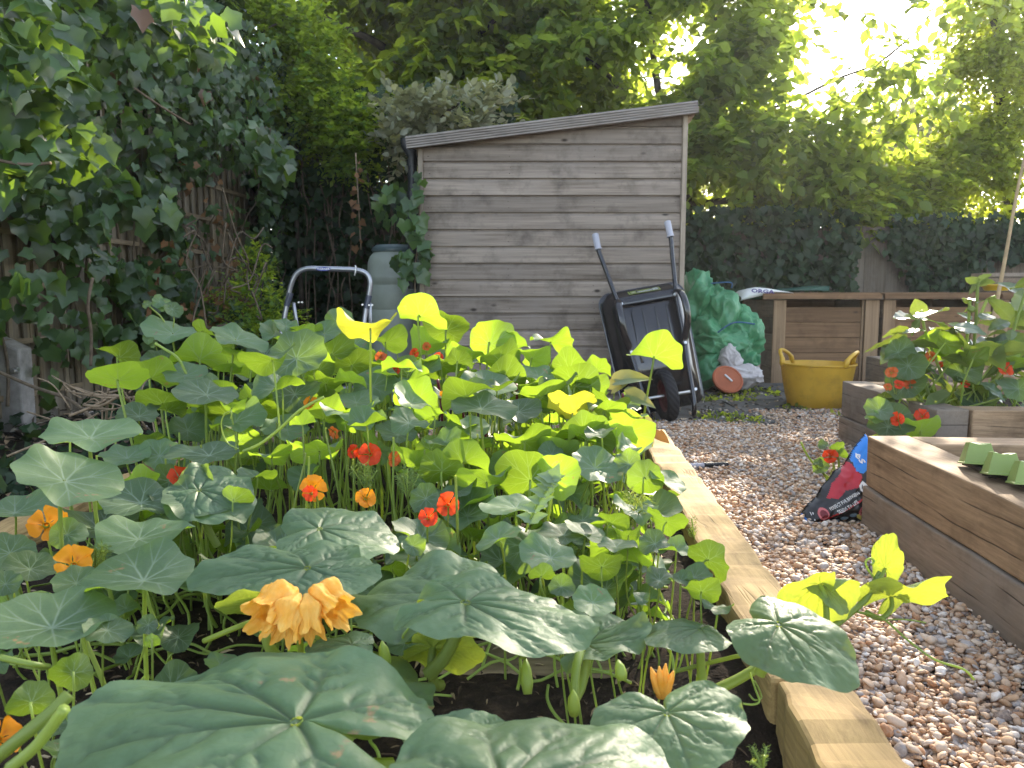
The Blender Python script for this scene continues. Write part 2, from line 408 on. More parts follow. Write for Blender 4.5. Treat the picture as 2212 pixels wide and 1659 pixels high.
# paving slabs behind the gravel
def pave_mat():
    t = NT('paving_stone'); c = t.coords(); n1 = t.noise(c, 5, 7, .65); n2 = t.noise(c, 45, 4)
    col = t.ramp(n1, [(.3, (.055, .053, .048)), (.52, (.115, .11, .10)), (.7, (.19, .175, .155))])
    moss = t.ramp(t.noise(c, 3.3, 6, .7), [(.56, (0, 0, 0)), (.66, (1, 1, 1))])
    t.set(t.mix(t.math('MULTIPLY', moss, .6), col, (.035, .04, .018)), .9, .25); t.bump(t.math('ADD', n1, t.math('MULTIPLY', n2, .5)), .4, .006); return t.m
M['pave'] = pave_mat()
mb = MB()
yy = 5.05
for r, dep in enumerate((.46, .62, .62, .62)):
    xx = .9+(.17 if r % 2 else 0)
    for k in range(4):
        w = random.choice((.44, .62, .6)); z = .018+random.uniform(-.004, .006); tl = random.uniform(-.006, .006)
        a = (xx+dx(yy), yy); j = lambda: random.uniform(-.012, .012)
        lo = [(xx+j(), yy+j(), -.02), (xx+w-.02+j(), yy+j(), -.02), (xx+w-.02+j(), yy+dep-.02+j(), -.02), (xx+j(), yy+dep-.02+j(), -.02)]
        hi = [(p[0], p[1], z+(tl if i in (1, 2) else 0)) for i, p in enumerate(lo)]
        mb.hexa(lo, hi); xx += w
    yy += dep
o = mb.build('paving', M['pave'], bevel=.006); o['kind'] = 'structure'

# ================================================================ SHED
SY = 5.6
def XS(u, v=640): return W(u, v, SY).x
sxl, sxr = W(909, 640, SY).x, W(1474, 640, SY).x
def roofline(x):                                   # underside line of the roof along the front
    a, b = W(882, 322, SY-.05), W(1505, 243, SY-.05)
    return a.z+(b.z-a.z)*(x-a.x)/(b.x-a.x)
shed = thing('garden_shed', ((sxl+sxr)/2, SY+.9, 0), 'weathered grey shiplap shed with a single sloping roof', 'shed')
mb = MB(); bp = (W(1000, 310, SY).z-W(1000, 675, SY).z)/10.0
z = W(1000, 310, SY).z - bp*16; NXB = 26
prof = [(-.006, -.002), (.022, .0), (.022, .092), (.018, .101), (.009, .107), (.003, .115), (.003, 1.0)]
while z < 2.3:
    wob = random.uniform(-.0012, .0012); rows = []
    for (o_, h_) in prof:
        zz = z + (h_*bp/.123 if h_ < 1 else bp)
        rows.append([(sxl+.03+(sxr-sxl-.06)*i/NXB, SY+.02-o_+wob, min(zz, roofline(sxl+(sxr-sxl)*i/NXB)+.01)) for i in range(NXB+1)])
    if z < 2.12: mb.grid([[rows[a][b] for b in range(NXB+1)] for a in range(len(rows))])
    if z < 2.02:
        for xn in [sxl+.07, sxl+.075]+[sxl+(sxr-sxl)*q for q in (.34, .66)]+[sxr-.07]:
            for dz_ in (.25, .62):
                if random.random() < .75:
                    c = Vector((xn+random.uniform(-.012, .012), SY+.02-.0222, z+bp*dz_))
                    if c.z < roofline(c.x)-.03: mb.add([c+Vector((.0032*math.cos(k*1.047), 0, .0032*math.sin(k*1.047))) for k in range(6)], [(0, 1, 2, 3, 4, 5)], 1)
    z += bp
mb.build('front_wall', [M['shed'], M['bark']], shed)
# side and back walls
mb = MB()
for x, rn in ((sxl+.02, .3), (sxr-.02, .5)):
    for k in range(18):
        z0 = .02+k*bp
        if z0+bp > roofline(x): break
        mb.box((x, SY+.9, z0+bp/2-.003), (.02, 1.72, bp-.006))
mb.box(((sxl+sxr)/2, SY+1.78, .92), (sxr-sxl, .02, 1.8))
mb.build('side_wall', M['sleeper_grey'], shed)
mb = MB()
for x in (sxl+.012, sxr-.012):
    mb = MB(); mb.box((x, SY-.005, roofline(x)/2), (.034, .05, roofline(x)-.01)); mb.build('corner_trim', M['shed_z'], shed, bevel=.003)
# roof slab and ribbed fascia
rl, rr_ = W(880, 320, SY-.05), W(1506, 243, SY-.05)
dv = (rr_-rl).normalized(); nv = Vector((-dv.z, 0, dv.x))
mb = MB(); Ls = (rr_-rl).length
def slab(mb, a0, a1, h0, h1, y0, y1, mi=0):
    lo = [rl+dv*a0+nv*h0, rl+dv*a1+nv*h0]; hi = [rl+dv*a0+nv*h1, rl+dv*a1+nv*h1]
    f = lambda p, y: (p.x, y, p.z)
    mb.hexa([f(lo[0], y0), f(lo[1], y0), f(lo[1], y1), f(lo[0], y1)], [f(hi[0], y0), f(hi[1], y0), f(hi[1], y1), f(hi[0], y1)], mi)
slab(mb, .01, Ls-.01, .045, .062, SY-.07, SY+1.95); mb.build('roof', M['sleeper_x'], shed)
mb = MB(); slab(mb, -.005, Ls+.005, .0635, .076, SY-.085, SY+1.96); mb.build('roofing_felt', M['felt'], shed)
mb = MB(); fh = .084; nr = 5                                       # ribbed decking board on edge
rows = []
for k in range(nr):
    b0 = k*fh/nr; w = fh/nr
    for q, dpt in ((.0, 0), (.10, .012), (.60, .012), (.70, 0)):
        rows.append((b0+q*w, dpt))
rows.append((fh, 0)); NSEG = 20
back = [rl+nv*(-.012)]
Pg = [[(p.x, SY-.0725, p.z) for p in [rl+dv*(Ls*i/NSEG)-nv*.012 for i in range(NSEG+1)]]]
for h_, d_ in rows:
    Pg.append([(p.x, SY-.0905-d_, p.z) for p in [rl+dv*(Ls*i/NSEG)+nv*(h_-.012) for i in range(NSEG+1)]])
Pg.append([(p.x, SY-.0725, p.z) for p in [rl+dv*(Ls*i/NSEG)+nv*(fh-.012) for i in range(NSEG+1)]])
mb.grid(Pg)
for e in (0, NSEG): mb.add([r[e] for r in Pg], [tuple(range(len(Pg))) if e == 0 else tuple(range(len(Pg)-1, -1, -1))])
mb.build('fascia_board', M['fascia'], shed)
mb = MB(); pr = rl+dv*(Ls-.02)
mb.hexa([(sxr+.0, SY-.03, roofline(sxr)-.06), (sxr+.015, SY-.03, roofline(sxr)-.06), (sxr+.015, SY+1.8, roofline(sxr)-.06), (sxr+.0, SY+1.8, roofline(sxr)-.06)],
        [(sxr+.0, SY-.03, roofline(sxr)+.04), (sxr+.085, SY-.03, roofline(sxr)+.05), (sxr+.085, SY+1.8, roofline(sxr)+.05), (sxr+.0, SY+1.8, roofline(sxr)+.04)])
mb.build('soffit_board', M['sleeper'], shed)
mb = MB(); q = W(891, 330, SY+.12); q2 = W(889, 480, SY+.12)
mb.tube([(q.x, q.y, q.z+.02), (q2.x, q2.y, .9)], .033, 14)
mb.tube([(q.x-.05, q.y, q.z+.10), (q.x-.05, q.y, q.z+.055), (q.x, q.y, q.z-.02), (q.x, q.y, q.z-.06)], .036, 14)
for vv in (352, 420): c = W(890, vv, SY+.12); mb.tube([(c.x, c.y, c.z-.02), (c.x, c.y, c.z+.02)], .039, 14)
mb.build('downpipe', M['blackp'], shed, smooth=True, sharp=40)

# ================================================================ FENCES
def fence_panel(name, label, A, B, ztop, bw=.115, mat='fence', face=1, rail=True, z0=.03):
    """feather-edge boards from A to B (xy), faces +normal"""
    A, B = Vector((*A, 0)), Vector((*B, 0)); d = (B-A); L = d.length; d.normalize(); nrm = Vector((d.y, -d.x, 0))*face
    t = thing(name, (A+B)/2, label, 'fence', 'wooden fence panels round the garden')
    mb = MB(); k = 0; x = 0
    rot = Matrix.Rotation(math.atan2(d.y, d.x), 3, 'Z')
    while x < L-.02:
        w = bw*random.uniform(.94, 1.05); zt = ztop+random.uniform(-.012, .012)
        c = A+d*(x+w/2)+nrm*(random.uniform(0, .004)+(.007 if k % 2 else 0)); c.z = (z0+zt)/2
        mb.box(c, (w+.004, .016, zt-z0), rot); x += w; k += 1
    mb.build('boards', M[mat], t)
    if rail:
        for zz in (.35, ztop-.3):
            mb = MB(); c = (A+B)/2-nrm*.04; c.z = zz; mb.box(c, (L, .05, .08), rot); mb.build('rail', M['fence_y'], t)
    return t
FX = lambda Y: -3.42+dx(Y)
yb = 9.0; ltop = 1.86
ys = [1.6, 3.4, 5.25, 7.1, 8.95]
for i in range(4):
    y0, y1 = ys[i], ys[i+1]
    fence_panel('garden_fence', ['close board fence panel nearest the camera on the left, under the large ivy leaves',
        'brown close board fence panel behind the concrete spur on the left', 'shaded close board fence panel behind the lath trellis on the left',
        'dark ivy covered fence panel on the left, next to the back corner'][i], (FX(y0), y0), (FX(y1)-.0, y1-.02), ltop if i < 2 else 2.12, face=1)
zt = W(1800, 490, yb).z
bx = [-2.75, -.9, 1.0, 2.86, 3.95, 5.8, 7.7]
lb = ['ivy covered back fence panel in the dark left corner', 'back fence panel hidden behind the shed', 'back fence panel beside the shed, covered in dark ivy',
      'bare grey brown back fence panel left of the ivy patch above the compost bins', 'back fence panel with a patch of ivy behind the middle compost bin', 'grey back fence panel at the right edge behind the dahlia']
for i in range(6):
    if i == 1: continue
    fence_panel('garden_fence', lb[i], (bx[i], yb), (bx[i+1]-.015, yb), zt if i > 0 else 2.15, bw=.125, mat='fence_shade', face=1)
# trellis laths standing off the left fence
def trellis(y0, y1, ztop, label):
    t = thing('trellis', (FX(y0)+.05, y0, 0), label, 'trellis', 'lath trellises on the left fence')
    mb = MB(); n = int((y1-y0)/.125); rot = Matrix.Rotation(math.atan2(1, .0717), 3, 'Z')
    for k in range(n+1):
        y = y0+(y1-y0)*k/n; x = FX(y)+.035
        mb.box((x, y, (ztop+.1)/2), (.032, .014, ztop-.1+random.uniform(-.05, .05)), rot)
    mb.build('uprights', M['fence'], t)
    mb = MB()
    for zz in np.arange(.25, ztop, .33):
        a, b = Vector((FX(y0)+.052, y0, zz+random.uniform(-.02, .02))), Vector((FX(y1)+.052, y1, zz+random.uniform(-.02, .02)))
        c = (a+b)/2; mb.box(c, ((b-a).length, .014, .034), rot)
    mb.build('cross_laths', M['fence_y'], t); mb = MB(); a, b = Vector((FX(y0)+.06, y0, ztop)), Vector((FX(y1)+.06, y1, ztop-.02)); mb.box((a+b)/2, ((b-a).length, .04, .055), rot); mb.build('top_rail', M['fence_y'], t); return t
trellis(3.3, 5.3, 2.1, 'lath trellis on the left fence above the concrete spur, half hidden by ivy')
trellis(5.5, 8.6, 2.58, 'dark lath trellis on the left fence, visible between dead vine stems')
# concrete spur
sp_ = thing('concrete_spur', (FX(4.55)+.14, 4.55, 0), 'short concrete fence spur with two bolts at the left edge', 'fence post')
c = W(22, 900, 4.55); mb = MB(); zt_ = W(20, 735, 4.55).z
x0, x1, y0, y1 = W(-12, 850, 4.55).x, W(47, 850, 4.55).x, 4.55, 4.68
mb.hexa([(x0, y0, -.05), (x1, y0, -.05), (x1, y1, -.05), (x0, y1, -.05)], [(x0, y0, zt_+.02), (x1, y0, zt_-.06), (x1, y1, zt_-.05), (x0, y1, zt_+.03)])
mb.build('post', M['concrete'], sp_, bevel=.012)
mb = MB()
for v in (800, 900):
    q = W(34, v, 4.54); mb.tube([q, q+Vector((0, -.03, 0))], .012, 6); mb.tube([q+Vector((0, .012, 0)), q+Vector((0, -.008, 0))], .02, 6)
mb.build('bolts', M['zinc'], sp_)

# ================================================================ PLANTED BED FRAME (left) and SLEEPER BEDS (right)
def timber(mb, X0, X1, y0, y1, z0, z1, n=14, wob=.004, rn=None):
    """long timber running along ED, slightly uneven"""
    L = []
    for i in range(n+1):
        y = y0+(y1-y0)*i/n; j = lambda: random.uniform(-wob, wob)
        L.append([(X0+dx(y)+j(), y, z0), (X1+dx(y)+j(), y, z0), (X1+dx(y)+j(), y, z1+j()), (X0+dx(y)+j(), y, z1+j())])
    vs = [p for r in L for p in r]; fs = []
    for i in range(n):
        for k in range(4): fs.append((i*4+k, (i+1)*4+k, (i+1)*4+(k+1) % 4, i*4+(k+1) % 4))
    fs += [(0, 1, 2, 3), (n*4+3, n*4+2, n*4+1, n*4)]
    mb.add(vs, fs, 0, rn)
pb = thing('raised_bed', (-.3, 1.9, 0), 'low timber edged bed planted with squash and nasturtiums', 'raised bed')
mb = MB(); timber(mb, .318, .438, 1.13, 3.4, 0, .25, 40, .005); mb.build('side_board', M['bed'], pb, bevel=.008)
mb = MB(); timber(mb, .324, .440, .15, 1.126, 0, .247, 24, .006); mb.build('side_board', M['bed'], pb, bevel=.008)
mb = MB(); timber(mb, -1.51, -1.365, .8, 2.62, 0, .25, 20, .012); mb.build('side_board', M['bed'], pb, bevel=.03)
mb = MB(); timber(mb, -1.50, -1.365, 2.64, 3.4, 0, .22); mb.build('side_board', M['bed'], pb, bevel=.02)
mb = MB(); mb.box((-.54+dx(3.36), 3.36, .11), (1.63, .05, .22)); mb.build('end_board', M['bed_x'], pb, bevel=.005)
cb = MB(); a, b = G(905, 1452, .205), G(1345, 1446, .205)
cb.hexa([(a.x, a.y, .13), (b.x, b.y, .13), (b.x, b.y+.12, .13), (a.x, a.y+.12, .13)], [(a.x, a.y, .205), (b.x, b.y, .20), (b.x, b.y+.12, .20), (a.x, a.y+.12, .207)])
tag(cb.build('plank', M['bed_x'], bevel=.004), 'dark soil covered plank lying across the bed below the squash leaves', 'plank')

def sleeper_bed(label, XL, YF, YN, width, hs, w=.13, soil=.12, mats=('sleeper', 'sleeper_x'), front=False):
    t = thing('sleeper_bed', (XL+dx(YF)+width/2, (YF+YN)/2, 0), label, 'raised bed', 'raised beds of stacked sleepers')
    z = 0
    for k, h in enumerate(hs):
        off = random.uniform(-.006, .006) if k else 0.008
        m0 = 'sleeper_grey' if (k < len(hs)-1) else mats[0]
        mb = MB(); timber(mb, XL-off, XL+w-off, YN, YF, z, z+h-.004, 12, .0025); mb.build('sleeper', M[m0], t, bevel=.006)
        mb = MB()
        xa, xb = XL+w+.003, XL+width
        for (yy0, yy1) in (((YF-w, YF),) + (((YN, YN+w),) if front else ())):
            q = lambda X, y: (X+dx(yy1), y-.0717*(X-XL), )
            lo = [(*q(xa, yy0), z), (*q(xb, yy0), z), (*q(xb, yy1), z), (*q(xa, yy1), z)]
            hi = [(p[0], p[1], z+h-.006) for p in lo]
            mb2 = MB(); mb2.hexa(lo, hi); mb2.build('sleeper', M[mats[1]], t, bevel=.006)
        z += h
    mb = MB(); P = []
    for i in range(30):
        P.append([(XL+.05+(width-.08)*i/29+dx(y), y-.07*(width-.08)*i/29*.9, soil+.02*mnoise.noise(Vector((i*.6, y*8, 3)))) for y in np.linspace(YN+.03, YF-.05, 30)])
    mb.grid(P).build('soil', M['soil'], t, smooth=True)
    return t
c0 = G(1863, 1142, 0); SB_Y = c0.y; SB_X = c0.x-dx(SB_Y); SB_H = W(1875, 938, SB_Y).z
sleeper_bed('brown sleeper bed nearest the camera with the pale green planter on its edge', SB_X, SB_Y, .5, 1.6, (SB_H*.47, SB_H*.53), .145, .10)
c1 = G(1813, 957, 0); MB_Y = c1.y; MB_X = c1.x-dx(MB_Y); MB_H = W(1818, 822, MB_Y).z
nb = G(1975, 905, MB_H)
sleeper_bed('sleeper bed planted with the dahlia, behind the near brown bed', MB_X, MB_Y, max(SB_Y+.25, 3.25), 1.9, (MB_H*.45, MB_H*.55), .14, MB_H-.08, ('sleeper_grey', 'sleeper_x'), True)
c2 = W(1872, 768, 6.2); FBH = c2.z
sleeper_bed('far sleeper bed between the yellow tub and the compost bins', c2.x-dx(6.2), 6.2, MB_Y+.5, 2.2, (FBH*.5, FBH*.5), .14, FBH-.1, ('sleeper_grey', 'sleeper_x'), True)
print('beds', SB_X, SB_Y, SB_H, MB_X, MB_Y, MB_H, FBH)

# ================================================================ COMPOST BINS
BY = 7.4
def zb(v): return W(1700, v, BY).z
def xb_(u): return W(u, 740, BY).x
def compost_bin(label, u0, u1, lid0, lid1, side=False):
    t = thing('compost_bin', ((xb_(u0)+xb_(u1))/2, BY+.45, 0), label, 'compost bin', 'wooden compost bins in a row')
    for (ua, ub) in ((u0, u0+24), (u1-30, u1)):
        mb = MB(); x0, x1 = xb_(ua), xb_(ub)
        mb.box(((x0+x1)/2, BY-.012, zb(648)/2), (x1-x0, .024, zb(648))); mb.build('post', M['bin_z'], t, bevel=.003)
    mb = MB(); xs0, xs1 = xb_(u0+24), xb_(u1-30)
    for x in (xs0+.012, xs1-.012): mb.box((x, BY+.03, zb(648)/2), (.02, .05, zb(648)))
    mb.build('slot_battens', M['bin_z'], t)
    vs = [663, 696, 729, 762, 794, 826, 845]
    for a, b in zip(vs[:-1], vs[1:]):
        mb = MB(); z1, z0 = zb(a), max(zb(b), 0)
        if z1 < .03: break
        mb.box(((xs0+xs1)/2, BY+.028+random.uniform(-.004, .004), (z0+z1)/2), (xs1-xs0-.044, .022, z1-z0-.004)); mb.build('front_board', M['bin'], t, bevel=.003)
    for x in (xb_(u0)+.02, xb_(u1)-.012):
        mb = MB()
        for k in range(5):
            h = zb(648)/5; mb.box((x, BY+.5, h*(k+.5)), (.022, .95, h-.006))
        mb.build('side_wall', M['sleeper_grey'], t)
    mb = MB(); mb.box(((xb_(u0)+xb_(u1))/2, BY+.97, .42), (xb_(u1)-xb_(u0), .022, .8)); mb.build('back_boards', M['bin'], t)
    mb = MB(); x0, x1 = xb_(lid0), xb_(lid1); zl, zh = zb(646), zb(634)
    mb.box(((x0+x1)/2, BY-.055, (zl+zh)/2), (x1-x0, .04, zh-zl)); mb.box(((x0+x1)/2, BY+.46, zh-.004), (x1-x0-.004, .98, .02), Matrix.Rotation(R(-.6), 3, 'X'))
    mb.build('lid', M['bin'], t, bevel=.003)
    return t
compost_bin('compost bin left of the others, behind the yellow tub', 1667, 1894, 1640, 1893)
compost_bin('middle compost bin behind the dahlia', 1903, 2132, 1899, 2142)
compost_bin('compost bin at the right edge, mostly behind leaves', 2146, 2375, 2148, 2380)

# ================================================================ WATER BUTT, LADDER
WY = 6.3; wc = W(853, 640, WY); zw = lambda v: W(853, v, WY).z
wr = 57/1660*WY
wbt = thing('water_butt', (wc.x, WY, 0), 'grey green plastic water butt with a dark lid beside the shed', 'water butt')
mb = MB(); z0 = .0
pr = [(.0, z0), (wr*.9, z0), (wr*.93, zw(760)), (wr*.955, zw(742)), (wr*.925, zw(738)), (wr*.985, zw(726)), (wr*1.0, zw(672)), (wr*.965, zw(668)), (wr*1.0, zw(664)),
      (wr*1.0, zw(620)), (wr*.965, zw(617)), (wr*.965, zw(615)), (wr*1.0, zw(612)), (wr*1.02, zw(602)), (wr*1.02, zw(598)), (wr*1.0, zw(596)), (wr*1.0, zw(578)), (wr*.97, zw(566)), (wr*.90, zw(555)), (wr*.80, zw(548)), (wr*.76, zw(545)), (0, zw(545))]
mb.lathe(pr, (wc.x, WY, 0), 56); mb.build('barrel', M['butt'], wbt, smooth=True, sharp=50)
mb = MB(); lr = wr*.79
mb.lathe([(lr*.9, zw(547)), (lr*1.03, zw(545)), (lr*1.05, zw(539)), (lr*1.0, zw(535)), (lr*.9, zw(532.5)), (lr*.86, zw(530)), (lr*.5, zw(529)), (0, zw(529))], (wc.x, WY, 0), 48)
mb.build('lid', M['buttlid'], wbt, smooth=True, sharp=50)
LY = 5.0
lad = thing('step_ladder', (W(705, 640, LY).x, LY+.1, 0), 'grey steel tube frame of a folding ladder standing beside the water butt', 'ladder')
pts = [W(604, 745, LY-.02), W(622, 645, LY), W(630, 612, LY), W(641, 591, LY), W(662, 580.5, LY), W(700, 580.5, LY), W(740, 581.5, LY), W(768, 583, LY), W(790, 590, LY), W(799, 606, LY), W(798, 630, LY), W(790, 672, LY), W(781, 745, LY-.02)]
mb = MB(); lo0 = Vector((pts[0].x-.09, LY-.12, 0)); lo1 = Vector((pts[-1].x-.03, LY-.12, 0))
mb.tube([lo0]+spline(pts, 6)+[lo1], .0165, 12); mb.build('front_frame', M['steel'], lad, smooth=True)
mb = MB()
for (a, b) in ((W(634, 655, LY+.06), W(648, 745, LY+.22)), (W(799, 655, LY+.06), W(800, 745, LY+.22))):
    d_ = (b-a); mb.tube([a, b, a+d_*(a.z/(a.z-b.z))], .013, 10)
mb.build('rear_leg', M['steel'], lad, smooth=True)
mb = MB()
for (a, b) in (((628, 633), (619, 661)), ((797.5, 638), (791.5, 666))):
    p0, p1 = W(*a, LY), W(*b, LY); mb.tube([p0, p1], .0195, 12)
mb.build('sleeves', M['steeld'], lad, smooth=True, sharp=40)
mb = MB()
for (u, v) in ((645, 653), (652, 653), (783, 658), (797, 659), (804, 659)): p = W(u, v, LY-.02); mb.tube([p, p+Vector((0, .02, 0))], .006, 8)
mb.build('rivets', M['zinc'], lad)
for yy_, zz_ in ((.0, .25), (-.04, .5)):
    mb = MB(); mb.box((W(700, 700, LY).x, LY-.09+yy_*.3+zz_*.1, zz_), (.52, .09, .03)); mb.build('tread', M['steel'], lad, bevel=.004)
def text_np(s, size=1.0, bold=0.0, res=2):
    cu = bpy.data.curves.new('lettering', 'FONT'); cu.body = s; cu.size = size; cu.align_x = 'CENTER'; cu.align_y = 'CENTER'; cu.resolution_u = res; cu.offset = bold; cu.fill_mode = 'FRONT'
    ob = bpy.data.objects.new('lettering', cu); COL.objects.link(ob); bpy.context.view_layer.update()
    dg = bpy.context.evaluated_depsgraph_get(); me = ob.evaluated_get(dg).to_mesh(); me.calc_loop_triangles()
    V = np.array([v.co[:] for v in me.vertices]); T = np.array([t.vertices[:] for t in me.loop_triangles])
    ob.evaluated_get(dg).to_mesh_clear(); bpy.data.objects.remove(ob); bpy.data.curves.remove(cu)
    return V, T
mb = MB(); c = W(700, 581.2, LY); N = 24
front = [(c.x+.046*math.cos(2*math.pi*k/N), c.y-.0185, c.z+.0125*math.sin(2*math.pi*k/N)) for k in range(N)]
bk = [(p[0], p[1]+.012, p[2]) for p in front]
mb.add(front+bk, [tuple(range(N))]+[(k, k+N, (k+1) % N+N, (k+1) % N) for k in range(N)])
stk = mb.build('sticker', M['blueprint'], lad)
V, T = text_np('WERNER', .019, .0004); V2 = np.stack([c.x+V[:, 0]*1.05, np.full(len(V), c.y-.0195), c.z+V[:, 1]-.0005], 1)
put('lettering', mesh_np('lettering', V2, T, M['white'], smooth=False), stk)
mb = MB(); a = W(768, 578, LY-.02); mb.tube([a+Vector((0, .03, .0)), a+Vector((0, -.005, .012)), a+Vector((.003, -.012, -.02)), a+Vector((-.006, -.01, -.05))], .004, 6)
tag(mb.build('string', M['white'], smooth=True), 'scrap of white string tied round the top bar of the ladder', 'string')

# ================================================================ WHEELBARROW
O = W(1447, 908, 5.12); Tp = W(1362, 506, 5.47)
A_ = (Tp-O).normalized(); S0 = Vector((.97, .04, .19)); S_ = (S0-A_*S0.dot(A_)).normalized(); N_ = S_.cross(A_)
if N_.y > 0: N_ = -N_
KL = (Tp-O).length/1.38
def B(s, a, n): return O+(S_*s+A_*a+N_*n)*KL
wbr = thing('wheelbarrow', (O.x, O.y, 0), 'black wheelbarrow stood on its nose against the shed wall', 'wheelbarrow')
def rrect(hs0, hs1, a0, a1, n, r, k=6):
    """rounded quad, half widths at a0 and a1"""
    out = []; cs = [(hs1-r, a1-r, 0), (-(hs1-r), a1-r, 90), (-(hs0-r), a0+r, 180), (hs0-r, a0+r, 270)]
    for (cx_, ca, st) in cs:
        for i in range(k+1):
            th = R(st+90*i/k); out.append((cx_+r*math.cos(th), ca+r*math.sin(th), n))
    return out
mb = MB()
loops = [rrect(.285, .305, .10, .985, -.105, .09), rrect(.298, .318, .088, .997, -.098, .09), rrect(.298, .318, .088, .997, -.085, .09), rrect(.283, .303, .10, .985, -.080, .09),
         rrect(.262, .283, .16, .955, -.03, .10), rrect(.238, .262, .24, .925, .02, .09), rrect(.195, .225, .34, .885, .075, .07), rrect(.175, .205, .38, .86, .085, .06)]
vs = [B(*p) for l in loops for p in l]; n = len(loops[0]); fs = []
for i in range(len(loops)-1):
    for k in range(n): fs.append((i*n+k, i*n+(k+1) % n, (i+1)*n+(k+1) % n, (i+1)*n+k))
fs.append(tuple((len(loops)-1)*n+k for k in range(n)))
mb.add(vs, fs)
for s in (-.12, -.04, .05, .13):                                    # pressed ribs in the pan
    mb.add([B(s-.012, .42, .0852), B(s+.012, .42, .0852), B(s+.012, .80, .0852), B(s-.012, .80, .0852), B(s-.005, .43, .092), B(s+.005, .43, .092), B(s+.005, .79, .092), B(s-.005, .79, .092)],
           [(0, 1, 5, 4), (1, 2, 6, 5), (2, 3, 7, 6), (3, 0, 4, 7), (4, 5, 6, 7)])
mb.build('tray', M['black'], wbr, smooth=True, sharp=50)
for sg in (-1, 1):
    mb = MB()
    path = [(.16, -.005, .06), (.15, .01, .10), (.155, .05, .135), (.165, .14, .135), (.18, .36, .115), (.195, .55, .105), (.205, .86, .10), (.215, .92, .095), (.245, 1.15, .075), (.262, 1.27, .07), (.264, 1.38, .07)]
    if sg < 0: path = [(p[0], p[1], p[2]) for p in path]
    mb.tube(spline([B(sg*p[0], p[1], p[2]) for p in path], 5), .0165*KL, 12)
    mb.build('handle_frame', M['black'], wbr, smooth=True)
    mb = MB(); mb.tube([B(sg*.263, 1.285, .07), B(sg*.263, 1.29, .07), B(sg*.264, 1.295, .07), B(sg*.264, 1.40, .07), B(sg*.264, 1.405, .07)], [.026, .027, .0225, .0235, .018], 14)
    mb.build('grip', M['grip'], wbr, smooth=True, sharp=50)
    mb = MB(); path = [(.20, .87, .11), (.215, .865, .15), (.225, .82, .20), (.228, .72, .215), (.22, .62, .18), (.195, .54, .125), (.19, .50, .115)]
    mb.tube(spline([B(sg*p[0], p[1], p[2]) for p in path], 5), .0175*KL, 10, sq=1.5); mb.build('leg', M['black'], wbr, smooth=True)
    mb = MB()
    for a in (.85, .50, .17): mb.tube([B(sg*.19, a, .115), B(sg*.19, a, .128+.012)], .010, 8)
    mb.build('bolts', M['zinc'], wbr)
mb = MB(); mb.hexa([B(-.205, .83, .086), B(.205, .83, .086), B(.21, .90, .07), B(-.21, .90, .07)], [B(-.205, .84, .125), B(.205, .84, .125), B(.21, .905, .108), B(-.21, .905, .108)])
mb.build('cross_bar', M['black'], wbr, bevel=.015)
wa = .165; wh_n = .10; wsc = B(-.015, wa, wh_n)
# wheel turned a little about the frame axis
Sw = (Matrix.Rotation(R(6), 3, A_) @ S_).normalized(); Nw = Sw.cross(A_).normalized()
whl = MB(); rr0, tw = .182*KL, .042*KL; prof = [(.62, -.55), (.74, -.9), (.86, -1.0), (.955, -.78), (.99, -.4), (1.0, 0), (.99, .4), (.955, .78), (.86, 1.0), (.74, .9), (.62, .55)]
NW = 44; vs = []
for k in range(NW):
    th = 2*math.pi*k/NW
    for j, (r_, s_) in enumerate(prof):
        lug = 1+(.012 if (k+j) % 2 else -.018) if 3 <= j <= 7 else 1
        vs.append(wsc+(A_*math.cos(th)+Nw*math.sin(th))*(rr0*r_*lug)+Sw*(s_*tw))
m_ = len(prof); fs = [(k*m_+j, k*m_+(j+1) % m_, ((k+1) % NW)*m_+(j+1) % m_, ((k+1) % NW)*m_+j) for k in range(NW) for j in range(m_)]
whl.add(vs, fs); wheel = whl.build('wheel', M['rubber'], wbr)
mb = MB(); prof = [(.0, .25), (.30, .28), (.36, .15), (.52, .10), (.63, .5), (.64, -.5), (.52, -.10), (.36, -.15), (.30, -.28), (0, -.25)]; vs = []; NW = 32
for k in range(NW):
    th = 2*math.pi*k/NW
    for r_, s_ in prof: vs.append(wsc+(A_*math.cos(th)+Nw*math.sin(th))*(rr0*max(r_, .01))+Sw*(s_*tw*1.05))
m_ = len(prof); mb.add(vs, [(k*m_+j, k*m_+j+1, ((k+1) % NW)*m_+j+1, ((k+1) % NW)*m_+j) for k in range(NW) for j in range(m_-1)])
mb.build('rim', M['redrim'], wheel, smooth=True, sharp=40)
mb = MB(); mb.tube([wsc-Sw*.175*KL, wsc+Sw*.175*KL], .011, 10); mb.build('axle', M['zinc'], wbr, smooth=True)
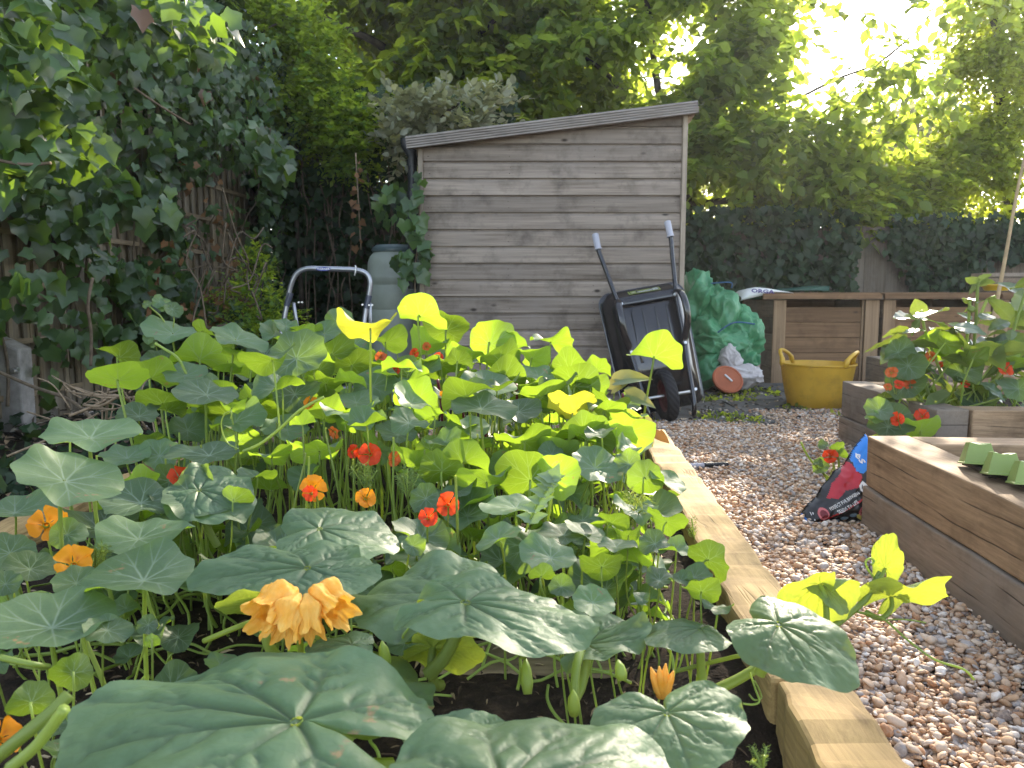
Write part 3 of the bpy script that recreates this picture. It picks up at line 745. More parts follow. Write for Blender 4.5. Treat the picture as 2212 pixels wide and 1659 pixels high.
# sticker on the tray's back slope
M['stk_g'] = simple('sticker_green', (.35, .42, .10), .5, .4); M['stk_w'] = simple('sticker_white', (.62, .64, .60), .5, .4, var=.05)
def on_slope(s, t): # t along slope between loops 4..5 at the handle end
    a = Vector(B(s, .985-.03*0, -.080)); b = Vector(B(s, .925, .02)); c_ = a.lerp(b, t); nn = (b-a).cross(S_).normalized()
    if nn.dot(N_+A_) < 0: nn = -nn
    return c_+nn*.004
def patch(mb, s0, s1, t0, t1, mi, lift=0):
    off = (N_+A_).normalized()*lift
    mb.add([on_slope(s0, t0)+off, on_slope(s1, t0)+off, on_slope(s1, t1)+off, on_slope(s0, t1)+off], [(0, 1, 2, 3)], mi)
mb = MB(); patch(mb, -.10, .13, .30, .92, 0)
patch(mb, -.092, .122, .36, .86, 2, .001)
for (s0, s1, t0, t1, mi) in ((-.085, -.045, .42, .8, 0), (-.035, .07, .62, .70, 1), (-.035, .07, .74, .80, 1), (-.03, .06, .44, .54, 0), (.075, .115, .44, .58, 1), (.075, .115, .66, .80, 1), (-.078, -.052, .5, .75, 1)):
    patch(mb, s0, s1, t0, t1, mi, .002)
mb.build('sticker', [M['stk_g'], M['stk_w'], M['blackp']], wbr)

# ================================================================ YELLOW TUB
tb0 = G(1786, 889, 0); TR = 79/1660*tb0.y*1.02; TB = TR*.76; tc = Vector((tb0.x, tb0.y+TB, 0))
TH = .83-(790-645)/1660*(tc.y-TR)*1.0
def tub_mat():
    t = NT('yellow_plastic'); c = t.coords(); n1 = t.noise(c, 7, 6, .7); n2 = t.noise(c, 2.5, 3)
    dirt = t.ramp(n1, [(.5, (0, 0, 0)), (.68, (1, 1, 1))])
    col = t.mix(t.math('MULTIPLY', dirt, .5), t.ramp(n2, [(.3, (.56, .34, .03)), (.7, (.70, .45, .055))]), (.30, .19, .03))
    t.set(col, .42, .45); tr = t.n('BsdfTranslucent'); t.l(col, tr.inputs[0]); ms = t.n('MixShader'); ms.inputs[0].default_value = .28
    t.l(t.p.outputs[0], ms.inputs[1]); t.l(tr.outputs[0], ms.inputs[2]); t.l(ms.outputs[0], t.out.inputs[0]); return t.m
M['tub'] = tub_mat()
tub = thing('tub', tc, 'flexible yellow garden tub with two handles on the gravel', 'tub')
mb = MB(); th_ = .006
mb.lathe([(0, .012), (TB*.93, .01), (TB, .022), (TB+(TR-TB)*.35, TH*.33), (TB+(TR-TB)*.70, TH*.68), (TR*.985, TH*.95), (TR*1.005, TH*.955), (TR*1.02, TH*.975), (TR*1.012, TH), (TR*.985, TH), (TR*.97, TH*.94), (TB+(TR-TB)*.35-th_, TH*.33), (TB-th_, .03), (0, .025)], tc, 64)
mb.build('body', M['tub'], tub, smooth=True, sharp=60)
for ang in (148, -32):
    mb = MB(); pts = []
    for k in range(25):
        q = k/24; a = R(ang-36+72*q); hh = .096*min(1, math.sin(math.pi*q)**.45*1.02) if 0 < q < 1 else -.01
        pts.append(tc+Vector((TR*1.0*math.cos(a), TR*1.0*math.sin(a), TH-.008+hh)))
    mb.tube(pts, [.020 if (k < 2 or k > 22) else .0145 for k in range(25)], 12); mb.build('handle', M['tub'], tub, smooth=True)

# ================================================================ TARPAULIN, SACK, LID, BITS ON THE BINS
def tarp_mat(name, a, b, tfac, rough=.35):
    t = NT(name); c = t.coords(); col = t.ramp(t.noise(c, 9, 5), [(.3, a), (.7, b)])
    t.set(col, rough, .5); t.bump(t.noise(c, 26, 4, .6), .25, .012)
    if tfac:
        tr = t.n('BsdfTranslucent'); t.l(col, tr.inputs[0]); ms = t.n('MixShader'); ms.inputs[0].default_value = tfac
        t.l(t.p.outputs[0], ms.inputs[1]); t.l(tr.outputs[0], ms.inputs[2]); t.l(ms.outputs[0], t.out.inputs[0])
    return t.m
M['tarp'] = tarp_mat('green_sheet', (.05, .23, .10), (.14, .40, .20), .22)
M['tarphem'] = simple('blue_hem', (.03, .10, .20), .6, .3, var=.3)
M['sack'] = tarp_mat('woven_sack', (.40, .36, .35), (.62, .58, .56), .1, .7)
def lump(mb, c, rad, seed, sub=5, amp=.22, fs=2.2, mi=0, flat=None):
    bm = bmesh.new(); bmesh.ops.create_icosphere(bm, subdivisions=sub, radius=1)
    vs = []
    for v in bm.verts:
        d = v.co.normalized(); q = d*fs+Vector((seed*3.1, seed*1.7, -seed*2.3))
        w = Vector((mnoise.noise(q*.8), mnoise.noise(q*.8+Vector((5, 1, 2))), mnoise.noise(q*.8+Vector((1, 7, 3)))))*.7
        rd = 1-abs(mnoise.noise(q+w)); rd2 = 1-abs(mnoise.noise(q*2.3+w*1.5)); rd3 = 1-abs(mnoise.noise(q*5+w*2))
        k = 1+amp*(.9*mnoise.noise(q*.9+Vector((3, 3, 3)))+.5*rd**8+.22*rd2**8+.03*rd3**6-.36)
        p = Vector((d.x*rad[0]*k, d.y*rad[1]*k, d.z*rad[2]*k))+Vector(c)
        if p.z < .012: p.z = .012+.004*d.x
        vs.append(p)
    mb.add(vs, [tuple(x.index for x in f.verts) for f in bm.faces], mi); bm.free()
def lumpuv(mb, u, v, Y, ru, rv, dep, seed, **k):
    c = W(u, v, Y); lump(mb, c, (ru/1660*Y, dep, rv/1660*Y), seed, **k)
TY = 7.0
mb = MB()
for (u, v, dY, ru, rv_, dp_, sd) in ((1508, 650, .12, 42, 58, .2, 1.3), (1552, 680, .02, 44, 66, .22, 2.1), (1600, 725, -.02, 42, 56, .26, 3.7), (1530, 735, -.05, 56, 52, .26, 4.4), (1522, 800, -.15, 42, 42, .2, 5.2), (1602, 775, .0, 36, 44, .2, 6.2), (1570, 740, -.12, 60, 40, .22, 7.7)):
    lumpuv(mb, u, v, TY+dY, ru, rv_, dp_, sd, amp=.42, fs=1.25)
tarp = mb.build('tarpaulin', M['tarp'], smooth=True, weld=False); tag(tarp, 'crumpled heap of green plastic sheeting between shed and compost bin', 'tarpaulin')
mb = MB()
a, b, c_, d_ = W(1536, 612, TY-.12), W(1578, 610, TY-.12), W(1580, 622, TY-.1), W(1600, 655, TY-.08)
mb.tube(spline([a, b, c_], 6), .006, 6); mb.tube(spline([W(1545, 722, TY-.3), W(1585, 697, TY-.33), W(1630, 700, TY-.25)], 6), .007, 6)
mb.build('hem', M['tarphem'], tarp)
mb = MB(); lumpuv(mb, 1590, 812, TY-.30, 58, 28, .22, 8.3, amp=.24, fs=1.5); lumpuv(mb, 1578, 775, TY-.28, 26, 34, .10, 9.1, amp=.3, fs=1.2)
tag(mb.build('sack', M['sack'], smooth=True), 'dirty white woven sack slumped in front of the green sheeting', 'sack')
tl = thing('pot_lid', G(1568, 838, .01), 'round terracotta coloured lid leaning on the white sack', 'lid')
Mx = Matrix.Rotation(R(62), 3, 'X') @ Matrix.Rotation(R(-14), 3, 'Y'); c = W(1569, 824, TY-.52)
lrr = 33/1660*(TY-.52)*1.0
mb = MB(); mb.lathe([(0, .0), (lrr*.92, 0), (lrr*.95, .008), (lrr*.97, .022), (lrr*1.03, .024), (lrr*1.03, .04), (lrr*.97, .046), (lrr*.9, .047), (lrr*.86, .042), (0, .042)], c, 44, Matrix.Rotation(R(12), 3, 'Y') @ Matrix.Rotation(R(52), 3, 'X'))
mb.build('disc', M['terra'], tl, smooth=True, sharp=40)
Mx = Matrix.Rotation(R(12), 3, 'Y') @ Matrix.Rotation(R(52), 3, 'X')
mb = MB(); mb.box(c+Mx @ Vector((.0, .005, .049)), (.085, .016, .014), Mx @ Matrix.Rotation(R(-38), 3, 'Z')); mb.build('handle', M['white'], tl, bevel=.004)
mb = MB(); a = W(1637, 745, TY+.05); b = G(1625, 832, .02)
mb.tube([W(1636, 745, TY+.1), W(1632, 830, TY-.02)], .035, 4); tag(mb.build('board_offcut', M['shed_z']), 'narrow grey board offcut leaning on the side of the left compost bin', 'offcut')
# bag, tray and dish lying on the bins
bz = zb(630)+.012
mb = MB(); P = []
uu = [1600, 1618, 1640, 1668, 1695, 1712]; prof_ = [(640, 650), (627, 645), (622, 640), (625, 632), (630, 632), (632.5, 633)]
for u, (va, vb) in zip(uu, prof_): 
    top, bot = W(u, va, BY-.02), W(u, vb, BY-.06)
    P.append([top+Vector((0, .35, .0)), top+Vector((0, .1, .01)), top, (top+bot)/2+Vector((0, -.03, 0)), bot])
bagm = MB().grid(P); ob = bagm.build('plastic_bag', M['white'], smooth=True); ob.modifiers.new('solidify', 'SOLIDIFY').thickness = .006
tag(ob, 'white printed plastic bag lying over the corner of the left compost bin', 'bag')
V, T = text_np('ORGA', .085, .003); pc = W(1646, 629.5, BY-.075)
V2 = np.stack([pc.x+V[:, 0]*.9, np.full(len(V), pc.y-.02), pc.z+V[:, 1]*.55-.06*V[:, 0]], 1)
put('lettering', mesh_np('lettering', V2, T, simple('purple_print', (.10, .07, .22), .6, .3), smooth=False), ob)
mb = MB(); a, b = W(1665, 627, BY+.3), W(1792, 620, BY+.3)
mb.hexa([(a.x, a.y, bz), (b.x, b.y, bz), (b.x, b.y+.35, bz), (a.x+.02, a.y+.35, bz)], [(a.x, a.y, a.z-.01), (b.x, b.y, b.z+.01), (b.x, b.y+.35, b.z+.02), (a.x, a.y+.35, a.z)])
tag(mb.build('tray', simple('dark_green_plastic', (.015, .07, .05), .5, .4, var=.2), bevel=.006), 'dark green plastic tray on top of the left compost bin', 'tray')
dsh = W(2152, 619, BY+.25); mb = MB()
mb.lathe([(0, bz), (.10, bz), (.125, dsh.z-.0), (.145, dsh.z+.008), (.147, dsh.z+.02), (.135, dsh.z+.02), (.095, bz+.012), (0, bz+.01)], (dsh.x, dsh.y, 0), 40)
tag(mb.build('dish', simple('yellow_dish_plastic', (.62, .42, .03), .4, .5, var=.08), smooth=True, sharp=40), 'shallow yellow dish on top of the right hand bins, behind the dahlia', 'dish')
mb = MB()
for k, (v0, hgt) in enumerate(((600, .05), (588, .04))):
    a = W(2118-k*8, v0, BY+.7); b = W(2330, v0+2, BY+.7); mb.box(((a.x+b.x)/2, a.y, a.z-.03), (b.x-a.x, .2, hgt))
mb.box(((W(2125, 600, BY+.7).x+W(2330, 600, BY+.7).x)/2, BY+.72, (bz+W(2118, 606, BY+.7).z)/2-.02), (1.0, .25, W(2118, 606, BY+.7).z-bz-.03))
tag(mb.build('timber_stack', M['sleeper_grey'], bevel=.004), 'stack of grey boards lying on the bins at the right edge', 'boards')
# pale pole and cane
mb = MB(); a, b = W(2146, 690, 5.2), W(2200, 400, 5.3); a2 = G(2128, 800, .2)
mb.tube(spline([W(2130, 790, 5.15), a, W(2171, 560, 5.25), b, W(2235, 255, 5.3)], 6), [.017-.0004*k for k in range(25)], 8); tag(mb.build('cane', M['cane'], smooth=True), 'thin pale bent garden cane standing among the dahlia', 'cane')

# ================================================================ TUBE ON GRAVEL, GREEN PLANTER
tube = thing('tool_handle', G(1520, 1006, .02), 'grey and black tool handle lying on the gravel beside the bed', 'tool handle')
a, b = G(1462, 1008, .03), G(1572, 1003, .03); mid = a.lerp(b, .52); r_ = .0135
mb = MB(); mb.tube([a, mid], r_, 12); mb.build('shaft', M['grip'], tube, smooth=True, sharp=50)
mb = MB(); mb.tube([mid, a.lerp(b, .56), a.lerp(b, .57), a.lerp(b, .9), a.lerp(b, .91), b], [r_*1.15, r_*1.15, r_, r_, r_*1.05, r_*.8], 12); mb.build('ferrule', M['blackp'], tube, smooth=True, sharp=50)
pl = thing('seed_tray', G(2150, 1010, SB_H), 'pale green strip of upturned planter cells on the near sleeper bed', 'planter')
def cell(u, v, wpx, hpx, yaw, parent):
    """frustum, open notch along its narrow top"""
    Y = G(u, v, SB_H+.012).y; base = W(u, v, Y); s = wpx/1660*Y; h = hpx/1660*Y*1.08
    rot = Matrix.Rotation(R(yaw), 3, 'Z') @ Matrix.Rotation(R(-10), 3, 'X')
    mb = MB(); lo = s*.5; hi = s*.33; n = 8
    def ring(hw, z, flut=0): return [base+rot @ Vector((x*hw, y*hw, z)) for x, y in ((-1, -1), (-.3, -1), (.3, -1), (1, -1), (1, -.3), (1, .3), (1, 1), (.3, 1), (-.3, 1), (-1, 1), (-1, .3), (-1, -.3))]
    rs = [ring(lo*1.08, 0), ring(lo*1.08, h*.07), ring(lo, h*.08), ring(lo*.97, h*.2), ring(hi*1.04, h*.93), ring(hi, h), ring(hi*.75, h)]
    for q in (1, 2, 7, 8): rs[5][q] += rot @ Vector((0, 0, -.10*h)); rs[6][q] += rot @ Vector((0, 0, -.10*h))
    vs = [p for r in rs for p in r]; fs = [(i*12+k, i*12+(k+1) % 12, (i+1)*12+(k+1) % 12, (i+1)*12+k) for i in range(len(rs)-1) for k in range(12)]
    fs.append(tuple((len(rs)-1)*12+k for k in range(12))); mb.add(vs, fs)
    mb.build('cell', M['palegreen'], parent, bevel=.003)
cell(2112, 1003, 62, 44, -20, pl); cell(2164, 1026, 66, 46, -20, pl); cell(2222, 1047, 68, 48, -20, pl)
mb = MB(); a, b = G(2078, 1004, SB_H+.004), G(2260, 1068, SB_H+.004)
d_ = (b-a).normalized(); w_ = Vector((-d_.y, d_.x, 0))*.10
mb.hexa([a, b, b+w_, a+w_], [p+Vector((0, 0, .008)) for p in (a, b, b+w_, a+w_)]); mb.build('base', M['blackp'], pl)
mb = MB(); c = G(2150, 1030, SB_H); lump(mb, c+Vector((0, 0, .006)), (.03, .014, .010), 3.3, sub=3, amp=.5, fs=3)
tag(mb.build('dead_leaf', M['bark']), 'small dark shrivelled leaf on top of the near sleeper bed', 'dead leaf')

# ================================================================ COMPOST BAG
BGY = SB_Y+.02
BP = [(1869, 936), (1846, 965), (1830, 990), (1820, 1006), (1802, 1016), (1789, 1036), (1774, 1052), (1762, 1074), (1745, 1088), (1732, 1106), (1724, 1124), (1738, 1134), (1760, 1131), (1790, 1133), (1828, 1131), (1872, 1134), (1900, 1128), (1904, 1060), (1894, 1000), (1886, 968)]
def bag_y(u, v):
    """front surface: pillow leaning back against the sleeper end"""
    lean = (1130-v)/190*.10
    return BGY-.005+lean
def bagdist(U, Vv):
    d = np.full(U.shape, 1e9); n = len(BP)
    for i in range(n):
        x1, y1 = BP[i]; x2, y2 = BP[(i+1) % n]; L2 = (x2-x1)**2+(y2-y1)**2
        t = np.clip(((U-x1)*(x2-x1)+(Vv-y1)*(y2-y1))/L2, 0, 1)
        d = np.minimum(d, np.hypot(U-x1-t*(x2-x1), Vv-y1-t*(y2-y1)))
    return np.where(inside(BP, U, Vv), d, 0)
def bagpt(U, Vv, side=-1, lift=0):
    U = np.asarray(U, float); Vv = np.asarray(Vv, float); d = bagdist(U, Vv)
    puff = .085*np.sqrt(np.clip(d/45, 0, 1)); out = []
    for u, v, p, dd in zip(U.ravel(), Vv.ravel(), puff.ravel(), d.ravel()):
        Y = bag_y(u, v); q = W(u, v, Y+.06); wr_ = (.012*mnoise.noise(Vector((u*.045+v*.03, v*.02, side)))+.010*abs(mnoise.noise(Vector((u*.10+v*.07, v*.05-u*.03, side+4)))))*min(1, dd/8)
        out.append(q+Vector((0, side*(p*(1 if side < 0 else .5)+lift)+wr_, 0)))
    return out
bag = thing('compost_bag', G(1800, 1128, 0), 'black, red and blue compost bag slumped at the corner of the near sleeper bed', 'bag')
gu = np.arange(1720, 1906, 2.0); gv = np.arange(936, 1138, 2.0)
cu_, cv_ = np.meshgrid((gu[:-1]+gu[1:])/2, (gv[:-1]+gv[1:])/2, indexing='ij'); ins = inside(BP, cu_, cv_)
idx = {}; vl = []; fl = []; ml = []
def vid(i, j):
    if (i, j) not in idx: idx[(i, j)] = len(vl); vl.append((gu[i], gv[j]))
    return idx[(i, j)]
REDP = [(1828, 994), (1839, 1012), (1845, 1018), (1837, 1041), (1811, 1051), (1797, 1067), (1776, 1070), (1791, 1041), (1815, 1010)]
BLU1 = [(1869, 930), (1868, 954), (1877, 961), (1861, 994), (1860, 1001), (1848, 1014), (1837, 1012), (1832, 990), (1846, 960)]; BLU2 = [(1718, 1118), (1730, 1106), (1748, 1136), (1720, 1140)]
for i in range(len(gu)-1):
    for j in range(len(gv)-1):
        if not ins[i, j]: continue
        fl.append((vid(i, j), vid(i, j+1), vid(i+1, j+1), vid(i+1, j))); u, v = cu_[i, j], cv_[i, j]
        m_ = 0
        if inside(BLU1, [u], [v])[0] or inside(BLU2, [u], [v])[0]: m_ = 2
        elif inside(REDP, [u], [v])[0]: m_ = 1
        elif abs(v-1131+(u-1748)*.705) < 2.0 and u > 1750: m_ = 3
        ml.append(m_)
vl = np.array(vl); fr = bagpt(vl[:, 0], vl[:, 1], -1); bkp = bagpt(vl[:, 0], vl[:, 1], 1); nv_ = len(vl)
M['bagblk'] = simple('bag_black', (.018, .016, .015), .32, .5, var=.25, bump=.15, bsc=30); M['bagred'] = simple('bag_red', (.42, .012, .022), .3, .5, var=.2, bump=.15, bsc=30)
M['bagblu'] = simple('bag_blue', (.02, .20, .62), .3, .5, var=.1); M['bagline'] = simple('bag_red_line', (.45, .02, .02), .35, .5); M['bagcol'] = simple('bag_picture', (.10, .16, .20), .4, .4, var=.9, sc=50)
mb = MB(); mb.V = [tuple(p) for p in fr]+[tuple(p) for p in bkp]; mb.n = 2*nv_
for f, m_ in zip(fl, ml): mb.Fc.append(f); mb.M.append(m_); mb.Rn.append(.5); mb.Fc.append(tuple(nv_+k for k in reversed(f))); mb.M.append(0); mb.Rn.append(.5)
body = mb.build('bag_body', [M['bagblk'], M['bagred'], M['bagblu'], M['bagline'], M['bagcol']], bag, smooth=True)
def bag_text(s, u, v, h, ang, mat, length=None, bold=0.0, lift=.004):
    V, T = text_np(s, 1.0, bold, 1); ca, sa = math.cos(R(ang)), math.sin(R(ang))
    V[:, 1] *= h/.7; V[:, 0] *= (length/(V[:, 0].max()-V[:, 0].min()) if length else h/.7)
    U = u+(V[:, 0]*ca-V[:, 1]*sa); Vv = v-(V[:, 0]*sa+V[:, 1]*ca)
    put('lettering', mesh_np('lettering', np.array([p[:] for p in bagpt(U, Vv, -1, lift)]), T, mat, smooth=False), bag)
bag_text('PERFECT FOR BRINGING', 1806, 1071, 7.0, 35, M['white'], 68, bold=.02)
bag_text('SEEDS TO LIFE', 1811, 1082.5, 7.0, 34, M['white'], 46, bold=.02)
bag_text('es', 1848, 984, 15, -62, M['white'], 21, bold=.02)
bag_text('10', 1745, 1103, 5.5, 15, M['white'], bold=.02); bag_text('4', 1748, 1115, 5, 15, M['white'])
def disc_patch(u, v, ru, rv, mat, nm, lift=.0045, n=16, ang=0, poly=None):
    pts = poly or [(u+ru*math.cos(2*math.pi*k/n), v+rv*math.sin(2*math.pi*k/n)) for k in range(n)]
    pts = [(u, v)]+list(pts); P3 = bagpt(np.array([p[0] for p in pts]), np.array([p[1] for p in pts]), -1, lift)
    k = len(pts)-1; put(nm, mesh_np(nm, np.array([p[:] for p in P3]), np.array([(0, 1+i, 1+(i+1) % k) for i in range(k)]), mat, smooth=False), bag)
M['pink'] = simple('bag_pink', (.55, .14, .14), .4, .4); M['dkred'] = simple('bag_dark_red', (.16, .015, .02), .4, .4)
for (u, v) in ((1765, 1101), (1844, 1090)):
    disc_patch(u, v, 10.5, 12.5, M['pink'], 'badge'); disc_patch(u, v, 7, 8.5, M['dkred'], 'badge', .0055)
disc_patch(1845, 1042, 0, 0, M['white'], 'barcode_label', poly=[(1835, 1038), (1843, 1028), (1854, 1038), (1855, 1046), (1847, 1057), (1837, 1047)])
for k in range(4):
    u = 1840.5+k*2.6; v = 1034.5+k*2.9
    disc_patch(u+1, v+4, 0, 0, M['bagblk'], 'barcode_bars', .0056, poly=[(u, v), (u+1.1, v+.9), (u+1.1-1.6, v+10), (u-1.6, v+9)])
M['bagoval'] = simple('bag_picture_blue', (.16, .24, .30), .4, .4, var=.5, sc=60); M['bagyel'] = simple('bag_yellow', (.50, .40, .10), .4, .4)
for (u, v) in ((1826, 1101), (1810, 1110), (1795, 1118), (1780, 1124)): disc_patch(u, v, 8.5, 4.5, M['bagoval'], 'picture')
disc_patch(1845, 1112, 0, 0, M['bagyel'], 'yellow_label', poly=[(1832, 1101), (1838, 1098), (1860, 1111), (1858, 1118), (1850, 1118), (1834, 1107)])
# ================================================================ FOLIAGE MACHINERY
OV = np.array([(0, 0, 0), (.3, -.30, .05), (.65, -.27, .05), (1, 0, -.10), (.65, .27, .05), (.3, .30, .05), (.33, 0, 0), (.68, 0, -.03)])
OVT = np.array([(0, 1, 6), (1, 2, 7), (1, 7, 6), (2, 3, 7), (0, 6, 5), (6, 4, 5), (6, 7, 4), (7, 3, 4)])
def star(outline, cx=.32, fold=.10, tipd=-.12):
    o = np.array(outline, float); n = len(o)
    z = fold*np.abs(o[:, 1])*1.2 + tipd*o[:, 0]**2
    V = np.vstack([np.column_stack([o, z]), [[cx, 0, 0]]])
    return V, np.array([(i, (i+1) % n, n) for i in range(n)])
IV, IVT = star([(.02, 0), (-.12, -.18), (-.13, -.40), (.08, -.41), (.28, -.50), (.44, -.54), (.50, -.40), (.60, -.29), (.80, -.16), (1.0, 0),
                (.80, .16), (.60, .29), (.50, .40), (.44, .54), (.28, .50), (.08, .41), (-.13, .40), (-.12, .18)], .30, .16, -.20)
BL, BLT = star([(0, 0), (-.12, -.22), (-.02, -.42), (.2, -.5), (.45, -.46), (.7, -.3), (.9, -.12), (1.03, 0), (.9, .12), (.7, .3), (.45, .46), (.2, .5), (-.02, .42), (-.12, .22)], .35, .12, -.18)
def nrmz(a): return a/np.maximum(np.linalg.norm(a, axis=1, keepdims=True), 1e-9)
def scatter(tm, tt, pos, fwd, nrm, size, width=None):
    """leaf template placed at every position -> V, T, rnd"""
    pos, fwd, nrm = map(lambda a: np.asarray(a, float), (pos, fwd, nrm)); n = len(pos)
    x = nrmz(fwd); y = np.cross(nrm, x); y = nrmz(y); z = np.cross(x, y)
    size = np.asarray(size, float).reshape(n, 1, 1); wd_ = 1.0 if width is None else np.asarray(width).reshape(n, 1, 1)
    V = pos[:, None, :]+size*(tm[None, :, 0:1]*x[:, None, :]+tm[None, :, 1:2]*wd_*y[:, None, :]+tm[None, :, 2:3]*z[:, None, :])
    T = (tt[None]+(np.arange(n)*len(tm))[:, None, None]).reshape(-1, 3)
    return V.reshape(-1, 3), T, np.repeat(rng.random(n), len(tm))
def rv(n, s=1.0): return rng.normal(size=(n, 3))*s
def blob(u, v, Y, ru, rv_, dep, n, thr=.03, ns=1.35, shell=.0):
    """n points inside an ellipsoid given by its place in the picture, with gaps"""
    c = np.array(W(u, v, Y)); rad = np.array([ru/F*Y, dep, rv_/F*Y]); out = []; tot = 0
    while tot < n:
        q = rng.normal(size=(n*2, 3)); q = nrmz(q)*rng.random((n*2, 1))**(1/3.)
        if shell: q = nrmz(q)*(shell+(1-shell)*rng.random((len(q), 1)))
        p = c+q*rad; nz = vnoise(p, ns, 3.0); p = p[nz > thr]; out.append(p); tot += len(p)
        if len(out) > 12: break
    return np.vstack(out)[:n]
def twigs(base, nl, L, leaf, droop=.25, spread=.8, cen=None, up=0.0):
    """leaves set along short twigs starting at base"""
    n = len(base); d = rv(n, 1.0)
    if cen is not None: d += nrmz(base-np.asarray(cen))*1.0
    d[:, 2] += up-droop; d = nrmz(d); P = []; Fw = []; Nn = []; Sz = []
    for k in range(nl):
        t = (k+.6)/nl; p = base+d*(L*t)+np.array([0, 0, -1])*(L*.25*t*t)
        side = nrmz(np.cross(d, np.array([0, 0, 1.0])+rv(n, .25)))*(1 if k % 2 else -1)
        f = nrmz(d*.7+side*spread+np.array([0, 0, -droop])+rv(n, .3))
        nn = nrmz(np.array([0, 0, 1.0])+rv(n, .45)+side*.2)
        P.append(p); Fw.append(f); Nn.append(nn); Sz.append(leaf*(rng.uniform(.65, 1.15, n))*(1-.25*abs(t-.5)))
    return np.vstack(P), np.vstack(Fw), np.vstack(Nn), np.concatenate(Sz)
def tree(name, label, cat, base, mat, blobs, leaf, nl=7, L=.4, limbs=(), tm=OV, tt=OVT, droop=.3, group=None, part='crown', trunk='trunk', r0=.09, up=0., bark='bark', tint=None):
    t = thing(name, base, label, cat, group); AP, AF, AN, AS = [], [], [], []
    for b in blobs:
        pts = blob(*b[:7], **(b[7] if len(b) > 7 else {}))
        p, f, nn, s = twigs(pts, nl, L, leaf, droop, cen=np.array(W(b[0], b[1], b[2])), up=up); AP.append(p); AF.append(f); AN.append(nn); AS.append(s)
    V, T, rn = scatter(tm, tt, np.vstack(AP), np.vstack(AF), np.vstack(AN), np.concatenate(AS))
    put(part, mesh_np(part, V, T, mat, rn, smooth=True), t)
    if limbs:
        mb = MB()
        for pts, ra, rb in limbs:
            q = spline(pts, 6); m = len(q); mb.tube([p+Vector((mnoise.noise(p*1.7), mnoise.noise(p*1.7+Vector((9, 0, 0))), mnoise.noise(p*1.3)))*.06 for p in q], [ra+(rb-ra)*i/(m-1) for i in range(m)], 8)
        mb.build(trunk, M[bark], t, smooth=True)
    return t
M['laurel'] = leafmat('laurel_leaf', (.03, .06, .022), (.05, .085, .03), (.56, .66, .04), .52, .4, .45, .4)
M['cherry'] = leafmat('cherry_leaf', (.065, .12, .03), (.11, .16, .045), (.44, .56, .06), .56, .45, .4, .4, hue=(.10, .13, .03))
M['hedge'] = leafmat('hedge_leaf', (.06, .11, .03), (.09, .14, .04), (.60, .68, .06), .64, .5, .35, .4)
M['privet'] = leafmat('privet_leaf', (.07, .15, .04), (.09, .15, .05), (.50, .62, .04), .55, .42, .4, .35)
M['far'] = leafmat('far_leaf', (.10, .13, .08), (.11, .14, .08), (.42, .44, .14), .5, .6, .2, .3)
M['ivy'] = leafmat('ivy_leaf', (.052, .098, .040), (.055, .10, .035), (.22, .36, .025), .36, .32, .5, .45, dead=(.16, .075, .035), deadf=.012)
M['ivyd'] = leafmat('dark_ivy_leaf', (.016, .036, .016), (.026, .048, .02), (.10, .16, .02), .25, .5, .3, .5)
M['eleag'] = leafmat('variegated_leaf', (.28, .30, .19), (.32, .33, .25), (.34, .34, .10), .3, .4, .4, .3, hue=(.34, .32, .13))
# --- big trees beyond the back fence
tree('evergreen_tree', 'tall dark evergreen tree behind the shed, left of the sunlit tree', 'tree', (-1.2, 11.5, 0), M['laurel'],
     [(790, 20, 11, 90, 110, 1.2, 260, dict(thr=-.1)), (890, 130, 10.5, 110, 150, 1.1, 340, dict(thr=-.05)), (1010, 40, 10.5, 150, 150, 1.2, 480, dict(thr=-.08)), (880, -130, 10.5, 260, 150, 1.6, 420), (1040, 230, 10.3, 170, 90, 1.0, 420, dict(thr=-.25)),
      (690, 40, 10.4, 60, 40, .7, 60), (820, 260, 10.2, 110, 80, .7, 260, dict(thr=-.3)), (1120, -60, 10.6, 170, 160, 1.2, 480), (980, 60, 12.5, 200, 220, .6, 380, dict(thr=-.3))], .20, 7, .45,
     [([W(930, 660, 11.2), W(920, 300, 11.2), W(890, 120, 11), W(860, -120, 11)], .16, .10), ([W(905, 180, 11), W(840, 110, 10.5), W(760, 70, 10), W(690, 30, 9.8)], .07, .03), ([W(900, 100, 11), W(960, 140, 10.3), W(1040, 80, 10), W(1090, 20, 10)], .06, .025),
      ([W(880, 40, 11), W(960, -40, 10.5), W(1100, -120, 10)], .06, .03)], droop=.45)
